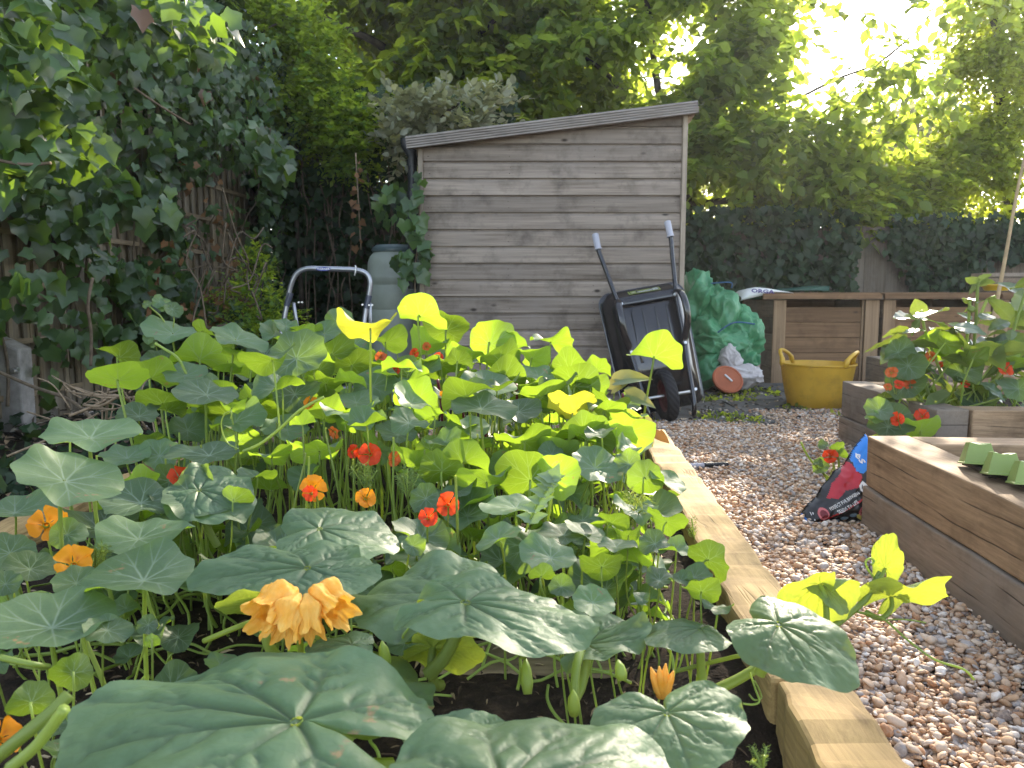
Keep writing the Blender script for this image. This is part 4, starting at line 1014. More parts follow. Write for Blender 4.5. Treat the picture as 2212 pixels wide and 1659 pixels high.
tree('cherry_tree', 'spreading sunlit tree with yellow green leaves right of the shed roof', 'tree', (2.6, 11, 0), M['cherry'],
     [(1210, 150, 10.2, 130, 110, .9, 204), (1330, 60, 10, 150, 130, 1, 248), (1350, 210, 10, 130, 80, .9, 186), (1470, 130, 9.8, 140, 130, 1, 223), (1590, 60, 9.8, 130, 130, .9, 186), (1560, 260, 9.7, 130, 110, .9, 204),
      (1660, 190, 9.6, 80, 110, .8, 70), (1560, 390, 9.6, 130, 90, .8, 204), (1680, 350, 9.6, 120, 90, .8, 148), (1780, 290, 9.4, 90, 50, .5, 30), (1750, 420, 9.4, 120, 70, .6, 142), (1870, 240, 9.2, 60, 40, .4, 16), (1850, 380, 9.3, 70, 50, .5, 55),
      (1400, -150, 9.8, 230, 110, 1.2, 120), (1560, -110, 9.6, 90, 80, 1, 90, dict(thr=.0))], .185, 7, .45,
     [([W(1470, 700, 10.3), W(1480, 450, 10.2), W(1560, 310, 10), W(1690, 215, 9.6)], .09, .02), ([W(1475, 500, 10.2), W(1500, 330, 10), W(1520, 180, 9.9), W(1560, -20, 9.8)], .07, .02), ([W(1478, 470, 10.2), W(1400, 300, 10), W(1340, 190, 10), W(1250, 110, 9.9)], .06, .02),
      ([W(1480, 450, 10.1), W(1620, 420, 9.7), W(1740, 400, 9.4), W(1860, 345, 9.2)], .05, .012), ([W(1640, 250, 9.7), W(1780, 190, 9.4), W(1900, 130, 9.1), W(2000, 50, 8.9), W(2085, -15, 8.8)], .02, .005), ([W(1440, 380, 10), W(1410, 90, 9.9), W(1380, -140, 9.8)], .06, .02)], droop=.4)
def spray(name, label, blobs_, leaf, mat, limb):
    return tree(name, label, 'branch', limb[0], mat, blobs_, leaf, 5, .3, [(limb, .011, .004)], droop=.5, part='leaves', trunk='stem')
spray('overhanging_branch', 'leafy branch hanging across the bright sky at upper right', [(1730, 300, 8.8, 60, 45, .25, 16, dict(thr=-1)), (1790, 250, 8.8, 55, 36, .25, 13, dict(thr=-1)), (1850, 205, 8.7, 45, 26, .2, 10, dict(thr=-1)), (1920, 150, 8.6, 45, 24, .2, 8, dict(thr=-1)), (1900, 285, 8.8, 70, 36, .25, 14, dict(thr=-1)), (2000, 240, 8.7, 50, 40, .25, 11, dict(thr=-1)), (1905, 125, 8.6, 50, 22, .2, 6, dict(thr=-1)), (1960, 160, 8.5, 60, 30, .2, 9, dict(thr=-1)), (1870, 165, 8.6, 55, 20, .2, 6, dict(thr=-1)), (2020, 125, 8.5, 30, 26, .2, 5, dict(thr=-1)), (1880, 35, 8.6, 30, 12, .2, 3, dict(thr=-1)), (1985, 225, 8.6, 50, 40, .2, 10, dict(thr=-1)), (2040, 170, 8.6, 20, 40, .2, 5, dict(thr=-1)), (1860, 40, 8.6, 50, 18, .2, 3, dict(thr=-1))], .17, M['cherry'],
      [W(1800, 235, 8.8), W(1870, 160, 8.6), W(1935, 110, 8.5), W(2010, 60, 8.5), W(2110, -40, 8.6)])
spray('overhanging_branch', 'cluster of leaves hanging into the top right corner', [(2055, 10, 7.5, 40, 18, .15, 8), (2120, 0, 7.5, 50, 25, .2, 12)], .15, M['cherry'], [W(2230, -70, 7.6), W(2140, -20, 7.5), W(2040, -5, 7.5)])
# canopy added above the frame to shade and dapple the near ground
tree('added_canopy', 'added tree crown, mostly above the frame at the right, shading the near ground', 'tree', (7.5, 12, 0), M['cherry'],
     [(1800, -340, 10.2, 200, 60, .9, 110, dict(thr=-.05, ns=1.1)), (2090, -240, 10.4, 120, 80, .9, 40, dict(thr=0, ns=1.1)), (1640, -270, 10.0, 120, 60, .8, 40, dict(thr=0)), (2250, -60, 10.4, 130, 180, .9, 260)], .15, 7, .42,
     [([W(2290, 640, 11), W(2270, 100, 11), W(2180, -120, 10.6), W(2000, -300, 10.3), W(1800, -340, 10.2)], .12, .02), ([W(2200, -100, 10.6), W(2100, -180, 10.4), W(1950, -150, 10.3)], .05, .01)], droop=.4)
tree('ivy_clad_tree', 'dense small leaved tree at the right edge of the picture', 'tree', (6.3, 10, 0), M['hedge'],
     [(2150, 60, 9.6, 75, 90, .6, 330, dict(thr=-.25)), (2160, 200, 9.6, 80, 100, .6, 430, dict(thr=-.25)), (2130, 330, 9.6, 70, 80, .6, 330, dict(thr=-.2)), (2190, 430, 9.5, 90, 80, .6, 400), (2100, 180, 9.6, 50, 60, .4, 90), (2170, -60, 9.8, 90, 70, .6, 200)], .085, 9, .3,
     [([W(2180, 640, 10), W(2170, 300, 9.9), W(2150, 40, 9.8), W(2160, -80, 9.8)], .10, .03)], droop=.3)
tree('hedge', 'sunlit hedge of small leaves above the right hand back fence', 'hedge', (4.2, 9.8, 0), M['hedge'],
     [(1560, 455, 9.7, 110, 50, .5, 360), (1680, 460, 9.7, 90, 50, .5, 300), (1800, 465, 9.5, 100, 40, .5, 300), (1880, 430, 9.6, 110, 50, .5, 260), (1990, 390, 9.6, 100, 60, .5, 260), (1950, 460, 9.5, 120, 40, .4, 380), (2080, 440, 9.5, 100, 60, .5, 430), (2050, 330, 9.7, 60, 50, .4, 130), (1840, 350, 9.8, 60, 30, .4, 50)], .125, 7, .30,
     [([W(1780, 660, 9.8), W(1800, 440, 9.8)], .05, .02), ([W(2020, 660, 9.8), W(2010, 380, 9.8)], .05, .02)], droop=.25, part='foliage', trunk='stem')
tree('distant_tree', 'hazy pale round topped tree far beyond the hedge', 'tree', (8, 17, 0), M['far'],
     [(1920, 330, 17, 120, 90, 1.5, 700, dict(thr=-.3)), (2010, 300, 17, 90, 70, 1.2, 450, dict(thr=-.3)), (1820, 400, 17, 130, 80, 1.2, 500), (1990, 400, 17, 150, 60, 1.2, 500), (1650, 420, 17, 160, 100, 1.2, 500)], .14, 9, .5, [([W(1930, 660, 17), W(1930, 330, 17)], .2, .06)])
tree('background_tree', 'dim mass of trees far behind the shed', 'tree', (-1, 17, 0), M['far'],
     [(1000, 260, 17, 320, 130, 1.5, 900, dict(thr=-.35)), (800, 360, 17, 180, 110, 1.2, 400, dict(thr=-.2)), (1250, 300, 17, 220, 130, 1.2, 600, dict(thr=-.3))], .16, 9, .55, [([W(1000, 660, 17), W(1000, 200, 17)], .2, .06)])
# --- shrubs round the shed
tree('variegated_shrub', 'cream and grey variegated shrub behind the left end of the shed roof', 'shrub', (-1.1, 7.6, 0), M['eleag'],
     [(1010, 235, 7.7, 70, 45, .4, 60, dict(thr=-.3)), (930, 265, 7.7, 80, 45, .4, 72, dict(thr=-.3)), (870, 250, 7.7, 40, 50, .3, 36, dict(thr=-.3)), (860, 310, 7.6, 26, 40, .3, 40, dict(thr=-.3)), (1075, 225, 7.8, 35, 30, .3, 20, dict(thr=-.3)), (960, 300, 7.9, 110, 40, .3, 72, dict(thr=-.3))], .105, 7, .24,
     [([W(930, 700, 7.7), W(930, 320, 7.7), W(990, 230, 7.7)], .03, .01)], droop=-.1, up=.5, part='foliage', trunk='stem')
tree('privet_bush', 'small leaved bright bush on top of the ivy at the back corner', 'shrub', (-2.6, 8.3, 0), M['privet'],
     [(560, 70, 8.3, 90, 80, .4, 330, dict(thr=-.15)), (650, 110, 8.3, 90, 90, .4, 380, dict(thr=-.15)), (700, 230, 8.2, 80, 80, .35, 330, dict(thr=-.1)), (600, 190, 8.2, 90, 80, .4, 330, dict(thr=-.1)), (770, 300, 8.1, 70, 70, .3, 260), (520, 0, 8.2, 100, 50, .4, 220)], .078, 8, .24,
     [([W(650, 700, 8.4), W(640, 300, 8.4), W(600, 60, 8.3)], .03, .01), ([W(560, 70, 7.9), W(650, 20, 7.9), W(700, -20, 7.8)], .012, .006)], droop=-.0, up=.3, part='foliage', trunk='stem')
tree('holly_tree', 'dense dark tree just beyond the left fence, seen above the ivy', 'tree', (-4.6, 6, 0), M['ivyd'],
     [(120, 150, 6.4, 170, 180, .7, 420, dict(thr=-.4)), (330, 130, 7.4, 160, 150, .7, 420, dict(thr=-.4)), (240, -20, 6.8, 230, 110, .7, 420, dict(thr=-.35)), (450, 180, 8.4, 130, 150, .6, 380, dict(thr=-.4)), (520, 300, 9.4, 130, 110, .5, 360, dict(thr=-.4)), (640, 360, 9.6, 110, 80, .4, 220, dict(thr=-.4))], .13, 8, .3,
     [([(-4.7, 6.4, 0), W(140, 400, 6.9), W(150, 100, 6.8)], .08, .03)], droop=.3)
# --- ivy
def ivy_mesh(pos, face, size, tipdown=.9, sp=.45, upn=.35, tm=IV, tt=IVT):
    n = len(pos); nn = nrmz(np.asarray(face)+rv(n, sp)+np.array([0, 0, upn])); f = nrmz(np.array([0, 0, -tipdown])+rv(n, .55)+np.asarray(face)*.25)
    return scatter(tm, tt, pos, f, nn, size)
HOLES = [([(-20, 440), (72, 440), (80, 720), (-20, 760)], .18), ([(225, 215), (300, 190), (420, 185), (430, 250), (300, 330), (230, 330)], .3), ([(380, 385), (560, 400), (565, 640), (490, 650), (400, 580)], .07),
         ([(70, 540), (230, 560), (300, 740), (290, 900), (50, 960), (60, 600)], .3), ([(-30, 715), (75, 715), (75, 960), (-30, 960)], .03), ([(230, 330), (330, 330), (330, 480), (230, 480)], .55)]
def holes(p, base=1.0):
    u, v, _ = proj(p); k = np.full(len(p), base)
    for poly, pr in HOLES: k = np.where(inside(poly, u, v), pr, k)
    return rng.random(len(p)) < k
iv = thing('ivy', (FX(5)+.2, 5, 0), 'large leaved ivy smothering the left fence', 'ivy')
n = 11500; Y = 2.2+6.8*rng.random(n)**.8; Z = .12+3.1*rng.random(n)**.85
bul = .10+.28*rng.random(n)+.38*np.clip((Z-1.5)/1.0, 0, 1)*rng.random(n)
P = np.column_stack([-3.42+.0717*Y+bul, Y, Z]); nz = vnoise(P*np.array([0, 1, 1]), 1.4, 2); 
keep = (nz > -.28) & holes(P) & ~((Z < .5) & (rng.random(n) < .6)); P = P[keep]
sz = np.clip(.125-.008*(P[:, 1]-3), .07, .13)*rng.uniform(.55, 1.2, len(P))
V, T, rn = ivy_mesh(P, np.tile([.75, -.55, 0], (len(P), 1)), sz)
put('leaves', mesh_np('leaves', V, T, M['ivy'], rn), iv)
# hanging spray of pale leaves and foreground trails
hang = np.vstack([blob(585, 335, 6.2, 55, 55, .3, 60, thr=-1), blob(540, 300, 6.2, 50, 30, .3, 30, thr=-1), blob(380, 60, 4.6, 110, 60, .4, 120, thr=-.3), blob(100, 300, 3.6, 110, 90, .25, 70, thr=-.2), blob(60, 120, 3.4, 110, 130, .25, 110, thr=-.2), blob(250, 420, 4.4, 120, 70, .25, 90, thr=-.2), blob(90, 610, 3.6, 60, 40, .15, 9, thr=-1), blob(40, 350, 3.4, 50, 60, .15, 16, thr=-1)])
V, T, rn = ivy_mesh(hang, np.tile([.6, -.6, .2], (len(hang), 1)), rng.uniform(.07, .13, len(hang)), .8, .5, .5)
put('trailing_leaves', mesh_np('trailing_leaves', V, T, M['ivy'], rn), iv)
mb = MB()
for k in range(16):
    y = 3.2+5.5*random.random(); z = random.uniform(.1, .6); pts = []
    for j in range(9):
        pts.append(Vector((FX(y)+.09+.05*math.sin(j*1.3+k)+(.015*j if k % 3 else .05*max(0, j-3)), y, z))); y += random.uniform(-.12, .14); z += random.uniform(.12, .34)
    mb.tube(spline(pts, 4), [.011-.0002*i for i in range(33)], 6)
for pts in ([W(200, 600, 4.0), W(190, 660, 4.0), W(197, 720, 4.05), W(196, 790, 4.1)], [W(-10, 345, 3.3), W(50, 355, 3.3), W(110, 352, 3.4)], [W(-10, 800, 3.8), W(70, 835, 3.7), W(160, 870, 3.5), W(250, 960, 3.2)], [W(290, 190, 4.4), W(340, 225, 4.5), W(410, 268, 4.7)]):
    mb.tube(spline(pts, 6), [.009]*19 if len(pts) == 4 else [.007]*13, 6)
mb.build('vine_stems', M['barkred'], iv, smooth=True)
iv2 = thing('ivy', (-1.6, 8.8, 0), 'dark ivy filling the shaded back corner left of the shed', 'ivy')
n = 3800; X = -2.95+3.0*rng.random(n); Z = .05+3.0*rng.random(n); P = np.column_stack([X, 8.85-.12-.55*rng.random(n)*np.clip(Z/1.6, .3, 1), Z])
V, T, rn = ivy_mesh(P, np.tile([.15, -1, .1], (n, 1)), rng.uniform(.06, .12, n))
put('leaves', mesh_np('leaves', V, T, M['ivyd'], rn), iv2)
mb = MB()
for k in range(26):
    x = random.uniform(-2.8, -.7); z = 2.6; pts = []
    for j in range(8): pts.append(Vector((x, 8.35+random.uniform(-.1, .15), z))); x += random.uniform(-.08, .08); z -= random.uniform(.2, .36)
    mb.tube(spline(pts, 4), .008, 5)
mb.build('vine_stems', M['barkred'], iv2, smooth=True)
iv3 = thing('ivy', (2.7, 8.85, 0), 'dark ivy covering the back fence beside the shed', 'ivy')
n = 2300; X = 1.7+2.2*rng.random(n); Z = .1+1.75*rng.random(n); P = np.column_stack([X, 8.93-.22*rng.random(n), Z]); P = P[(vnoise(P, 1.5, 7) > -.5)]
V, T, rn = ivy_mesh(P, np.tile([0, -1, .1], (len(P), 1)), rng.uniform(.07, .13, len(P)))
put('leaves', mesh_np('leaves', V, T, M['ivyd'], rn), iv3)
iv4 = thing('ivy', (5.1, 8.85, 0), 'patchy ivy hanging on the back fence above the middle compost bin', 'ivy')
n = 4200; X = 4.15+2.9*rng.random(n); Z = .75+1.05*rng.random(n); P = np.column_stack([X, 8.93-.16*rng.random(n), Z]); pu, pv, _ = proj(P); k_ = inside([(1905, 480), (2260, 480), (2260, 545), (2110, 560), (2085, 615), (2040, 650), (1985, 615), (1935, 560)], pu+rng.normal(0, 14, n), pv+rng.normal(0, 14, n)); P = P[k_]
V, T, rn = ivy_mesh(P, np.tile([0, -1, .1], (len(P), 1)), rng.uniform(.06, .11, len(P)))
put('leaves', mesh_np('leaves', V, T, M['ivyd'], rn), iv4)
iv5 = thing('ivy', W(900, 640, 5.5), 'ivy trail climbing the left edge of the shed beside the downpipe', 'ivy')
P = np.vstack([blob(880, 585, 5.5, 22, 50, .06, 20, thr=-1), blob(893, 470, 5.45, 22, 60, .05, 14, thr=-1), blob(905, 400, 5.45, 10, 30, .04, 6, thr=-1), blob(868, 560, 5.75, 22, 20, .06, 10, thr=-1), blob(912, 520, 5.5, 8, 80, .03, 10, thr=-1), blob(845, 440, 5.9, 45, 40, .15, 26, thr=-1)])
V, T, rn = ivy_mesh(P, np.tile([0, -1, .25], (len(P), 1)), rng.uniform(.055, .115, len(P)))
put('leaves', mesh_np('leaves', V, T, M['ivy'], rn), iv5)
mb = MB(); mb.tube(spline([W(903, 720, 5.53), W(896, 600, 5.53), W(905, 500, 5.53), W(907, 390, 5.53)], 6), .006, 6); mb.build('stem', M['barkred'], iv5, smooth=True)
# dead flower string hanging in the corner
hv = thing('dead_vine', W(770, 420, 6.6), 'dry brown vine with withered leaves hanging in front of the dark corner', 'vine')
mb = MB(); mb.tube(spline([W(768, 330, 6.6), W(772, 400, 6.6), W(776, 470, 6.6), W(780, 540, 6.6)], 6), .006, 6); mb.build('stem', M['twig'], hv, smooth=True)
P = np.array([W(770+random.uniform(-6, 10), 350+k*14, 6.58)[:] for k in range(14)]); V, T, rn = ivy_mesh(P, np.tile([0, -1, .2], (len(P), 1)), rng.uniform(.03, .07, len(P)), .9, .7)
M['deadleaf'] = leafmat('dead_leaf', (.20, .11, .055), (.20, .12, .07), (.26, .13, .04), .3, .7, .2, .35)
put('leaves', mesh_np('leaves', V, T, M['deadleaf'], rn), hv)
# dead leaves and vines clinging round the trellis
dv_ = thing('dead_creeper', (FX(6)+.3, 6, 0), 'brown withered creeper tangled on the dark trellis', 'vine')
P = np.vstack([blob(470, 660, 5.8, 80, 50, .2, 50, thr=-.3), blob(480, 520, 6.3, 60, 90, .15, 24, thr=-.2), blob(430, 400, 6, 60, 60, .2, 8, thr=-1), blob(360, 600, 5.4, 70, 90, .15, 14, thr=-.3)])
V, T, rn = ivy_mesh(P, np.tile([.5, -.7, .2], (len(P), 1)), rng.uniform(.035, .07, len(P)), .9, .8)
put('leaves', mesh_np('leaves', V, T, M['deadleaf'], rn), dv_)
mb = MB()
for k in range(16):
    a = W(random.uniform(400, 560), random.uniform(600, 720), random.uniform(5.2, 5.9)); pts = [a]
    for j in range(4): pts.append(pts[-1]+Vector((random.uniform(-.12, .12), random.uniform(-.15, .15), random.uniform(-.05, .28))))
    mb.tube(spline(pts, 4), .006, 5)
mb.build('stems', M['barkred'], dv_, smooth=True)
# small weeds and ivy on the ground by the fence
gc = thing('ground_ivy', (-2.2, 3.5, 0), 'low dark ivy and weeds on the ground between the bed and the fence', 'ground cover'); 
n = 1500; Y = 1.9+6.6*rng.random(n)**1.2; X = -1.62-1.7*rng.random(n)+.0717*Y; P = np.column_stack([X, Y, .06+.10*rng.random(n)]); P = P[vnoise(P, 2.0, 9) > -.1]
V, T, rn = ivy_mesh(P, np.tile([0, -.3, 1.0], (len(P), 1)), rng.uniform(.03, .085, len(P)), .1, .5, .4)
put('leaves', mesh_np('leaves', V, T, M['ivyd'], rn), gc); gc['kind'] = 'stuff'
sm = tree('box_bush', 'small fresh green bush between trellis and ladder', 'shrub', G(560, 770, 0), M['privet'], [(575, 580, 6.2, 35, 55, .2, 60), (530, 660, 5.8, 45, 70, .2, 90), (590, 690, 5.7, 45, 60, .2, 90), (640, 650, 6.4, 30, 40, .15, 36), (560, 740, 5.6, 60, 40, .2, 70)], .045, 8, .17, [([G(560, 790, 0), W(565, 700, 5.9), W(575, 560, 6.1)], .012, .004)], up=.5, droop=0, part='foliage', trunk='stem')
# ================================================================ NASTURTIUMS AND SQUASH IN THE BED
M['nast'] = leafmat('nasturtium_leaf', (.10, .165, .085), (.17, .25, .055), (.27, .41, .022), .5, .5, .4, .36, vein=(.42, .52, .36), veinf=.6, veintr=(.22, .32, .02), radial=True, bump=.12, bsc=9, spots=.4, spsc=2.2)
M['nasty'] = leafmat('yellowing_leaf', (.22, .25, .05), (.28, .27, .05), (.50, .50, .03), .5, .55, .3, .2, vein=(.45, .25, .06), veinf=.6, veintr=(.45, .25, .02), radial=True)
M['squash'] = leafmat('squash_leaf', (.095, .17, .085), (.17, .24, .07), (.50, .58, .04), .38, .5, .42, .14, vein=(.03, .065, .035), veinf=.6, veintr=(.5, .55, .05), bump=.10, bsc=170, ret=.20, retsc=105, spots=.35, spsc=14)
def nast_mesh(seed, flat=0):
    r_ = random.Random(seed); NR, NT_ = 13, 54; V = [(0, 0, 0)]; vein = [1.0]; LX = [0.]; LY = [0.]
    ph = [r_.uniform(0, 6.28) for _ in range(8)]; cup = r_.uniform(-.05, .34); sad = r_.uniform(.08, .40)*r_.choice((-1, 1)); wav = r_.uniform(.04, .15); fold = r_.uniform(0, .35); fun = r_.uniform(.05, .16) if not flat else .10
    if flat: cup, sad, wav, fold = r_.uniform(-.08, .10), r_.uniform(-.14, .14), r_.uniform(.04, .085), r_.uniform(0, .1)
    ox, oy = r_.uniform(-.12, .12), r_.uniform(-.12, .12)
    for i in range(1, NR+1):
        r = (i/NR)**.85
        for k in range(NT_):
            th = 2*math.pi*k/NT_; Rr = 1+.035*math.cos(9*th+ph[0])+.05*math.sin(2*th+ph[1])+.03*math.sin(3*th+ph[2])+.012*math.sin(14*th+ph[7])
            x, y = r*Rr*math.cos(th)+ox*r, r*Rr*math.sin(th)+oy*r
            z = cup*r*r+sad*r*r*math.cos(2*(th-ph[3]))+wav*r**3*math.sin(4*th+ph[4])+wav*.7*r**4*math.sin(7*th+ph[5])-fun*(1-r)**2+fun+fold*abs(math.sin(th-ph[6]))*r*.8
            vv = 0
            for j in range(9):
                d = abs((th-2*math.pi*j/9+math.pi) % (2*math.pi)-math.pi)*r
                if r > .45:
                    sp_ = (r-.45)*.42; d = min(d, abs(abs((th-2*math.pi*j/9+math.pi) % (2*math.pi)-math.pi)*r-sp_))
                vv = max(vv, math.exp(-(d/(.035*(1.15-r*.5)))**2)*(1-.45*r))
            LX.append(r*math.cos(th)); LY.append(r*math.sin(th)); z += -.005*vv+.012*mnoise.noise(Vector((x*5+seed, y*5, 0)))
            V.append((x, y, z)); vein.append(vv)
    T = [(0, 1+k, 1+(k+1) % NT_) for k in range(NT_)]
    for i in range(NR-1):
        a, b = 1+i*NT_, 1+(i+1)*NT_
        for k in range(NT_): k2 = (k+1) % NT_; T += [(a+k, b+k, b+k2), (a+k, b+k2, a+k2)]
    V = np.array(V); V[:, 2] -= V[0, 2]
    return mesh_np('nasturtium_leaf_blade', V, np.array(T), M['nast'], smooth=True, attrs={'vein': vein, 'lx': LX, 'ly': LY})
NAST = [nast_mesh(100+k) for k in range(16)]
NASTF = [nast_mesh(300+k, 1) for k in range(7)]
NASTY = NAST[3].copy(); NASTY.materials[0] = M['nasty']; NASTY2 = NAST[9].copy(); NASTY2.materials[0] = M['nasty']
CAMP = Vector((0, 0, H))
def face_normal(P, a, side, roll):
    c = (CAMP-P).normalized(); up = (Vector((0, 0, 1))-c*c.z).normalized(); rt = up.cross(c)
    m = up*math.cos(R(roll))+rt*math.sin(R(roll)); a = min(a, .985)
    return (c*(a*side)+m*math.sqrt(1-a*a)).normalized()
def basis(n, spin):
    x = Vector((1, 0, 0)) if abs(n.x) < .9 else Vector((0, 1, 0)); x = (x-n*x.dot(n)).normalized(); y = n.cross(x)
    x2 = x*math.cos(spin)+y*math.sin(spin); y2 = n.cross(x2)
    return Matrix((x2, y2, n)).transposed()
def place(name, me, P, n, spin, s, parent, sxyz=(1, 1, 1)):
    o = bpy.data.objects.new(name, me); COL.objects.link(o); o.parent = parent
    m = basis(n, spin).to_4x4(); m.translation = P-wpos(parent)
    o.matrix_local = m @ Matrix.Diagonal((s*sxyz[0], s*sxyz[1], s*sxyz[2], 1)); return o
# (u, v, width, aspect, side, roll) read off the picture;  side +1 = upper face towards us, -1 = glowing underside towards us
NL = """908 685 100 .5 -1 24;800 712 123 .33 -1 0 y;833 741 75 .5 -1 0;965 715 95 .7 -1 15;1058 745 92 .95 -1 40;1008 778 75 .55 -1 0;1190 740 88 .22 -1 6;953 790 100 .4 -1 0;883 813 72 .9 -1 30;805 835 92 .7 1 -20;
845 800 70 .6 -1 0;897 873 98 .7 -1 30;1040 884 143 .34 1 5;1050 838 115 .42 1 8;1085 820 100 .42 -1 0;1168 862 113 .4 -1 4;1163 815 92 .35 1 15;1230 800 80 .5 -1 10;1245 835 98 .65 -1 35;1275 838 65 .7 -1 0;
1237 893 100 .5 -1 0 y;1412 772 103 .5 -1 4;1350 932 98 .75 -1 25;1330 945 80 .55 -1 0;1267 950 113 .55 -1 10;1133 955 113 .4 -1 0;1000 1000 104 .45 -1 0;930 972 62 .96 -1 -20;955 1018 100 .55 -1 5;1050 1042 113 .42 -1 -8;
1145 1038 150 .75 -1 0;1200 1035 95 .9 -1 10;1285 1012 104 .65 1 25;1358 1002 62 .8 1 20;1395 1035 72 .96 -1 60;1437 1042 82 .34 1 25;920 1077 62 .95 1 0;1115 1098 145 .28 1 0;967 855 55 .35 1 0;770 905 82 .5 -1 0;
765 745 60 .5 1 0;258 772 78 .45 -1 22;255 822 128 .42 -1 0;327 818 107 .36 -1 15;335 730 42 .5 1 0;375 722 100 .4 1 8;432 777 102 .55 -1 0;440 717 52 .3 -1 35;510 735 106 .36 1 20;347 780 72 .45 1 0;
545 785 107 .38 -1 8;473 750 62 .5 -1 0;593 725 66 .35 1 20;618 705 48 .6 1 20;660 722 64 .55 -1 20;700 722 75 .5 1 -10;640 775 116 .75 1 -15;715 768 90 .7 -1 0;608 823 58 .6 -1 0;447 853 134 .38 1 10;
352 873 130 .36 -1 10;567 880 110 .6 -1 20;490 895 126 .32 -1 0;557 837 52 .5 1 0;705 830 76 .45 -1 0;515 955 75 .95 -1 20;195 947 195 .33 1 4;140 1040 220 .5 1 24;275 990 96 .4 1 0;345 985 76 .8 1 0;
452 985 150 .30 1 0;405 930 86 .6 1 0;700 905 92 .4 -1 0;690 975 106 .4 -1 0;588 987 84 .28 -1 0;305 1087 160 .48 1 0;425 1082 150 .6 1 10;505 1082 62 .95 -1 20;300 1165 190 .42 1 0;310 1255 240 .42 1 0;
112 1357 265 .48 1 4;232 1362 92 .6 1 20;22 1195 98 .75 1 0;65 1230 92 .65 1 20;145 1155 66 .9 1 0;165 1260 82 .7 1 0;12 1262 62 .8 1 0;68 1518 82 .85 -1 0;158 1455 78 .9 -1 0;328 1385 30 .9 -1 0;
320 1350 42 .9 1 0;890 1180 48 .9 1 30;1075 1165 98 .34 1 -25;1190 1205 125 .62 1 8;1217 1157 106 .36 1 0;1270 1157 96 .28 1 20;1300 1225 92 .55 -1 0;1212 1268 52 .9 1 0;1280 1302 86 .7 1 20;1330 1182 78 .3 1 0;
1415 1175 64 .72 1 0;1460 1188 62 .4 1 0;1425 1254 58 .65 1 0;1387 1294 34 .7 1 0;1170 1245 52 .6 -1 0;1470 1255 52 .5 1 0;1320 1130 74 .34 -1 20;1357 1157 58 .4 -1 0;1440 1128 82 .45 -1 20;1530 1210 92 .6 -1 38;
1500 1247 62 .6 1 0;1515 1279 82 .5 -1 0;1548 1313 62 .25 1 0;-10 1430 70 .6 1 0;1115 745 60 .5 -1 10;1150 775 70 .5 -1 20;1290 800 60 .5 -1 0;760 790 90 .55 -1 5;690 800 70 .6 -1 -20;400 812 80 .5 1 0;
300 900 80 .5 1 0;620 930 95 .5 1 0;770 870 85 .4 1 0;1010 925 90 .45 1 0;860 940 80 .5 1 10;1310 875 80 .5 -1 15;1080 780 84 .6 -1 -10;735 700 58 .95 1 0;925 745 80 .5 -1 20;1120 890 86 .5 1 0"""
def Ycan(v): return float(np.interp(v, [640, 690, 760, 800, 900, 1000, 1100, 1200, 1300, 1400, 1520], [2.75, 2.62, 2.4, 2.25, 1.9, 1.6, 1.32, 1.1, .96, .84, .72]))
ROOTS = [(-.95, 2.3, 'nasturtium at the far left corner of the bed with a thin pale shoot'), (-.72, 1.6, 'nasturtium with broad wavy leaves at the left edge of the bed'), (-.42, 2.5, 'nasturtium with tall glowing leaves in front of the ladder'),
         (-.35, 1.75, 'nasturtium in the middle of the bed with orange flowers on long bare stems'), (-.02, 2.45, 'sunlit nasturtium in front of the shed, tallest of the bed'), (.0, 1.5, 'nasturtium with the two scarlet flowers in the middle of the bed'),
         (.36, 2.5, 'nasturtium at the far right corner with a single tall leaf before the wheelbarrow'), (.30, 1.75, 'nasturtium spilling over the right hand board of the bed'), (-.55, 1.02, 'nasturtium with large blue green leaves and orange flowers at the front left'), (.22, 1.12, 'low nasturtium with small round leaves near the right board of the bed')]
plants = [thing('nasturtium', (x, y, soil_z(x, y)), lab, 'nasturtium', 'nasturtiums in the planted bed') for x, y, lab in ROOTS]
stems = [MB() for _ in ROOTS]
def nearest(P): return min(range(len(ROOTS)), key=lambda i: (P.x-ROOTS[i][0])**2+((P.y-ROOTS[i][1])*.8)**2)
def petiole(mb, P, n, foot, r=.0026, seed=0):
    rr = random.Random(seed); L = (P-foot).length
    a = P-n*min(.02, L*.2); m1 = P.lerp(foot, .35)-n*min(.03, L*.12)+Vector((rr.uniform(-.012, .012), rr.uniform(-.012, .012), .01)); m2 = P.lerp(foot, .75)+Vector((rr.uniform(-.02, .02), rr.uniform(-.02, .02), 0))
    pts = spline([P, a, m1, m2, foot], 4); k = len(pts); mb.tube(pts, [r*(.8+.5*i/(k-1)) for i in range(k)], 6, cap=False)
LEAFP = []
